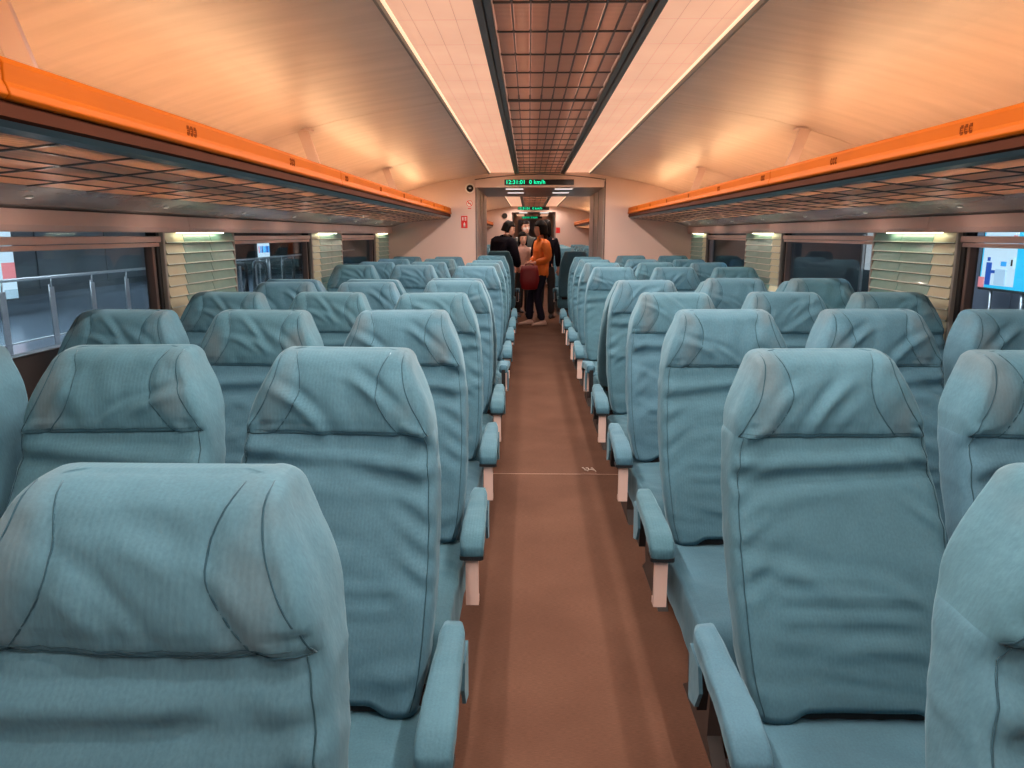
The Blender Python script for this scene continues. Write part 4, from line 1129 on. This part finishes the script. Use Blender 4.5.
# lit screens and posters
scr_white = emit('screen_white', (.72, .88, 1.0), 1.0); scr_blue = emit('screen_blue', (.05, .42, .95), 1.0); scr_cyan = emit('screen_cyan', (.04, .62, 1.0), 1.0)
scr_navy = emit('screen_navy', (.02, .10, .50), .9); scr_pink = emit('screen_pink', (1, .30, .32), .9)
def board(name, label, loc, sx, w_, h_, parts):
    """upright lit board in the plane x = const, facing the train (sx = side it faces)"""
    r_ = link(name, None, None, loc); tag(r_, label, 'screen')
    bevel(MB().box(-.03, .03, -w_ / 2 - .03, w_ / 2 + .03, -h_ / 2 - .03, h_ / 2 + .03).obj('casing', frame_dark, r_), .006)
    for k, (nm, y0, y1, z0, z1, mt) in enumerate(parts):
        xa, xb = sorted((sx * .030, sx * (.033 + .002 * k)))
        MB().box(xa, xb, y0 * w_ - w_ / 2, y1 * w_ - w_ / 2, z0 * h_ - h_ / 2, z1 * h_ - h_ / 2).obj(nm, mt, r_)
    m = MB(); 
    for yy in (-w_ * .3, w_ * .3): m.tube([(0, yy, -h_ / 2 - .02), (0, yy, -loc[2] - .02)], .02, 8)
    m.obj('stand', steel_m, r_)
    return r_
# right: information poster (far edge is at the left of the picture)
board('advertising_screen', 'bright cyan and white information screen on the platform, seen through the right window', (5.3, 8.38, 1.24), -1, .92, .84,
    [('cyan_field', 0, 1, 0, 1, scr_cyan), ('white_field', .33, .97, .04, 1, scr_white), ('blue_title', .45, .72, .60, .68, scr_navy), ('red_mark', .36, .42, .62, .70, scr_pink),
     ('text_lines', .50, .60, .30, .36, scr_blue), ('blue_figure', .78, .88, .04, .34, scr_navy), ('figure_arm', .70, .82, .20, .24, scr_navy), ('figure_head', .82, .86, .36, .41, scr_navy), ('pink_corner', .90, 1.0, .0, .14, scr_pink),
     ('pale_block', .48, .68, .05, .26, emit('screen_pale', (.55, .75, .95), .9)), ('top_band', .0, 1.0, .90, 1.0, scr_blue), ('small_tag', .34, .40, .28, .42, scr_white), ('tag_mark', .355, .385, .31, .39, black_rub)])
wp = bevel(MB().box(-.03, .03, -.45, .45, -.45, .45).obj('light_panel', emit('white_panel', (.80, .84, .88), .62), None, (5.35, 11.55, 1.32)), .01); tag(wp, 'plain white lit wall panel outside the second right window', 'panel')
bevel(MB().box(-.02, .02, -.03, .03, -.9, .5).obj('panel_post', steel_m, wp, (-.05, .5, -.4)), .004)
# left: tall bright screen at the edge of the picture, LED board in the second window
board('tall_screen', 'tall pale blue screen beyond the handrail at the left edge of the picture', (-9.2, 12.3, 1.05), 1, 1.7, 1.5,
    [('white_field', 0, 1, 0, 1, scr_white), ('red_corner', .80, 1, .20, .42, scr_pink), ('text_lines', .55, .62, .50, .58, scr_navy), ('text_lines', .66, .72, .50, .58, scr_navy)])
board('arrivals_board', 'small lit board with coloured tiles seen through the second left window', (-6.75, 18.9, 1.02), 1, .86, .36,
    [('white_field', 0, 1, 0, 1, scr_white)] + [('colour_tile', .08 + .13 * k, .17 + .13 * k, .35, .8, (scr_pink, scr_blue, scr_navy, scr_cyan, scr_blue, scr_navy, scr_blue)[k]) for k in range(7)])
# queue barriers: black hoops with a hanging rope
def barrier(x, y, label):
    r_ = link('queue_barrier', None, None, (x, y, -.02)); tag(r_, label, 'barrier', 'queue barriers on the left platform')
    w_ = .24
    MB().tube([(0, -w_, 0), (0, -w_, .98)] + [(0, -w_ + .08 - .08 * math.cos(a * PI / 8), .98 + .08 * math.sin(a * PI / 8)) for a in range(1, 5)] +
              [(0, w_ - .08 + .08 * math.sin(a * PI / 8), .98 + .08 * math.cos(a * PI / 8)) for a in range(0, 5)] + [(0, w_, 0)], .022, 8).obj('hoop', black_rub, r_)
    MB().tube([(0, -w_ + .46 * t, .86 - .28 * math.sin(PI * t) ** .8) for t in [i / 12 for i in range(13)]], .014, 6).obj('rope', black_rub, r_)
for k, (x, y, nm) in enumerate(((-3.75, 9.6, 'nearest'), (-3.75, 10.35, 'middle'), (-3.75, 11.6, 'farthest'))):
    barrier(x, y, f'black queue barrier hoop with rope outside the second left window, {nm} of three')
# unseen cool white lamps added to light the platforms outside
def platform_fill_lamp(x, y, z, label, st):
    r_ = link('platform_fill_lamp', None, None, (x, y, z)); tag(r_, label, 'lamp', 'added cool lamps outside')
    MB().box(-.25, .25, -2.2, 2.2, -.03, 0).obj('lens', emit(f'platform_fill_lens', (.75, .86, 1.0), st), r_)
    bevel(MB().box(-.28, .28, -2.25, 2.25, 0, .06).obj('housing', steel_m, r_), .005)
for k, (x, y, st) in enumerate(((-4.6, 9, 34), (-8.8, 10, 26), (-8.8, 20, 20), (-4.6, 19, 30), (3.9, 6.5, 30), (3.9, 16, 6))):
    platform_fill_lamp(x, y, 3.89, ['added cool lamp above the near left platform', 'added cool lamp far left beyond the handrail', 'added cool lamp in the far left corner of the hall', 'added cool lamp above the distant left platform', 'added cool lamp above the near right platform', 'added cool lamp above the distant right platform'][k], st)
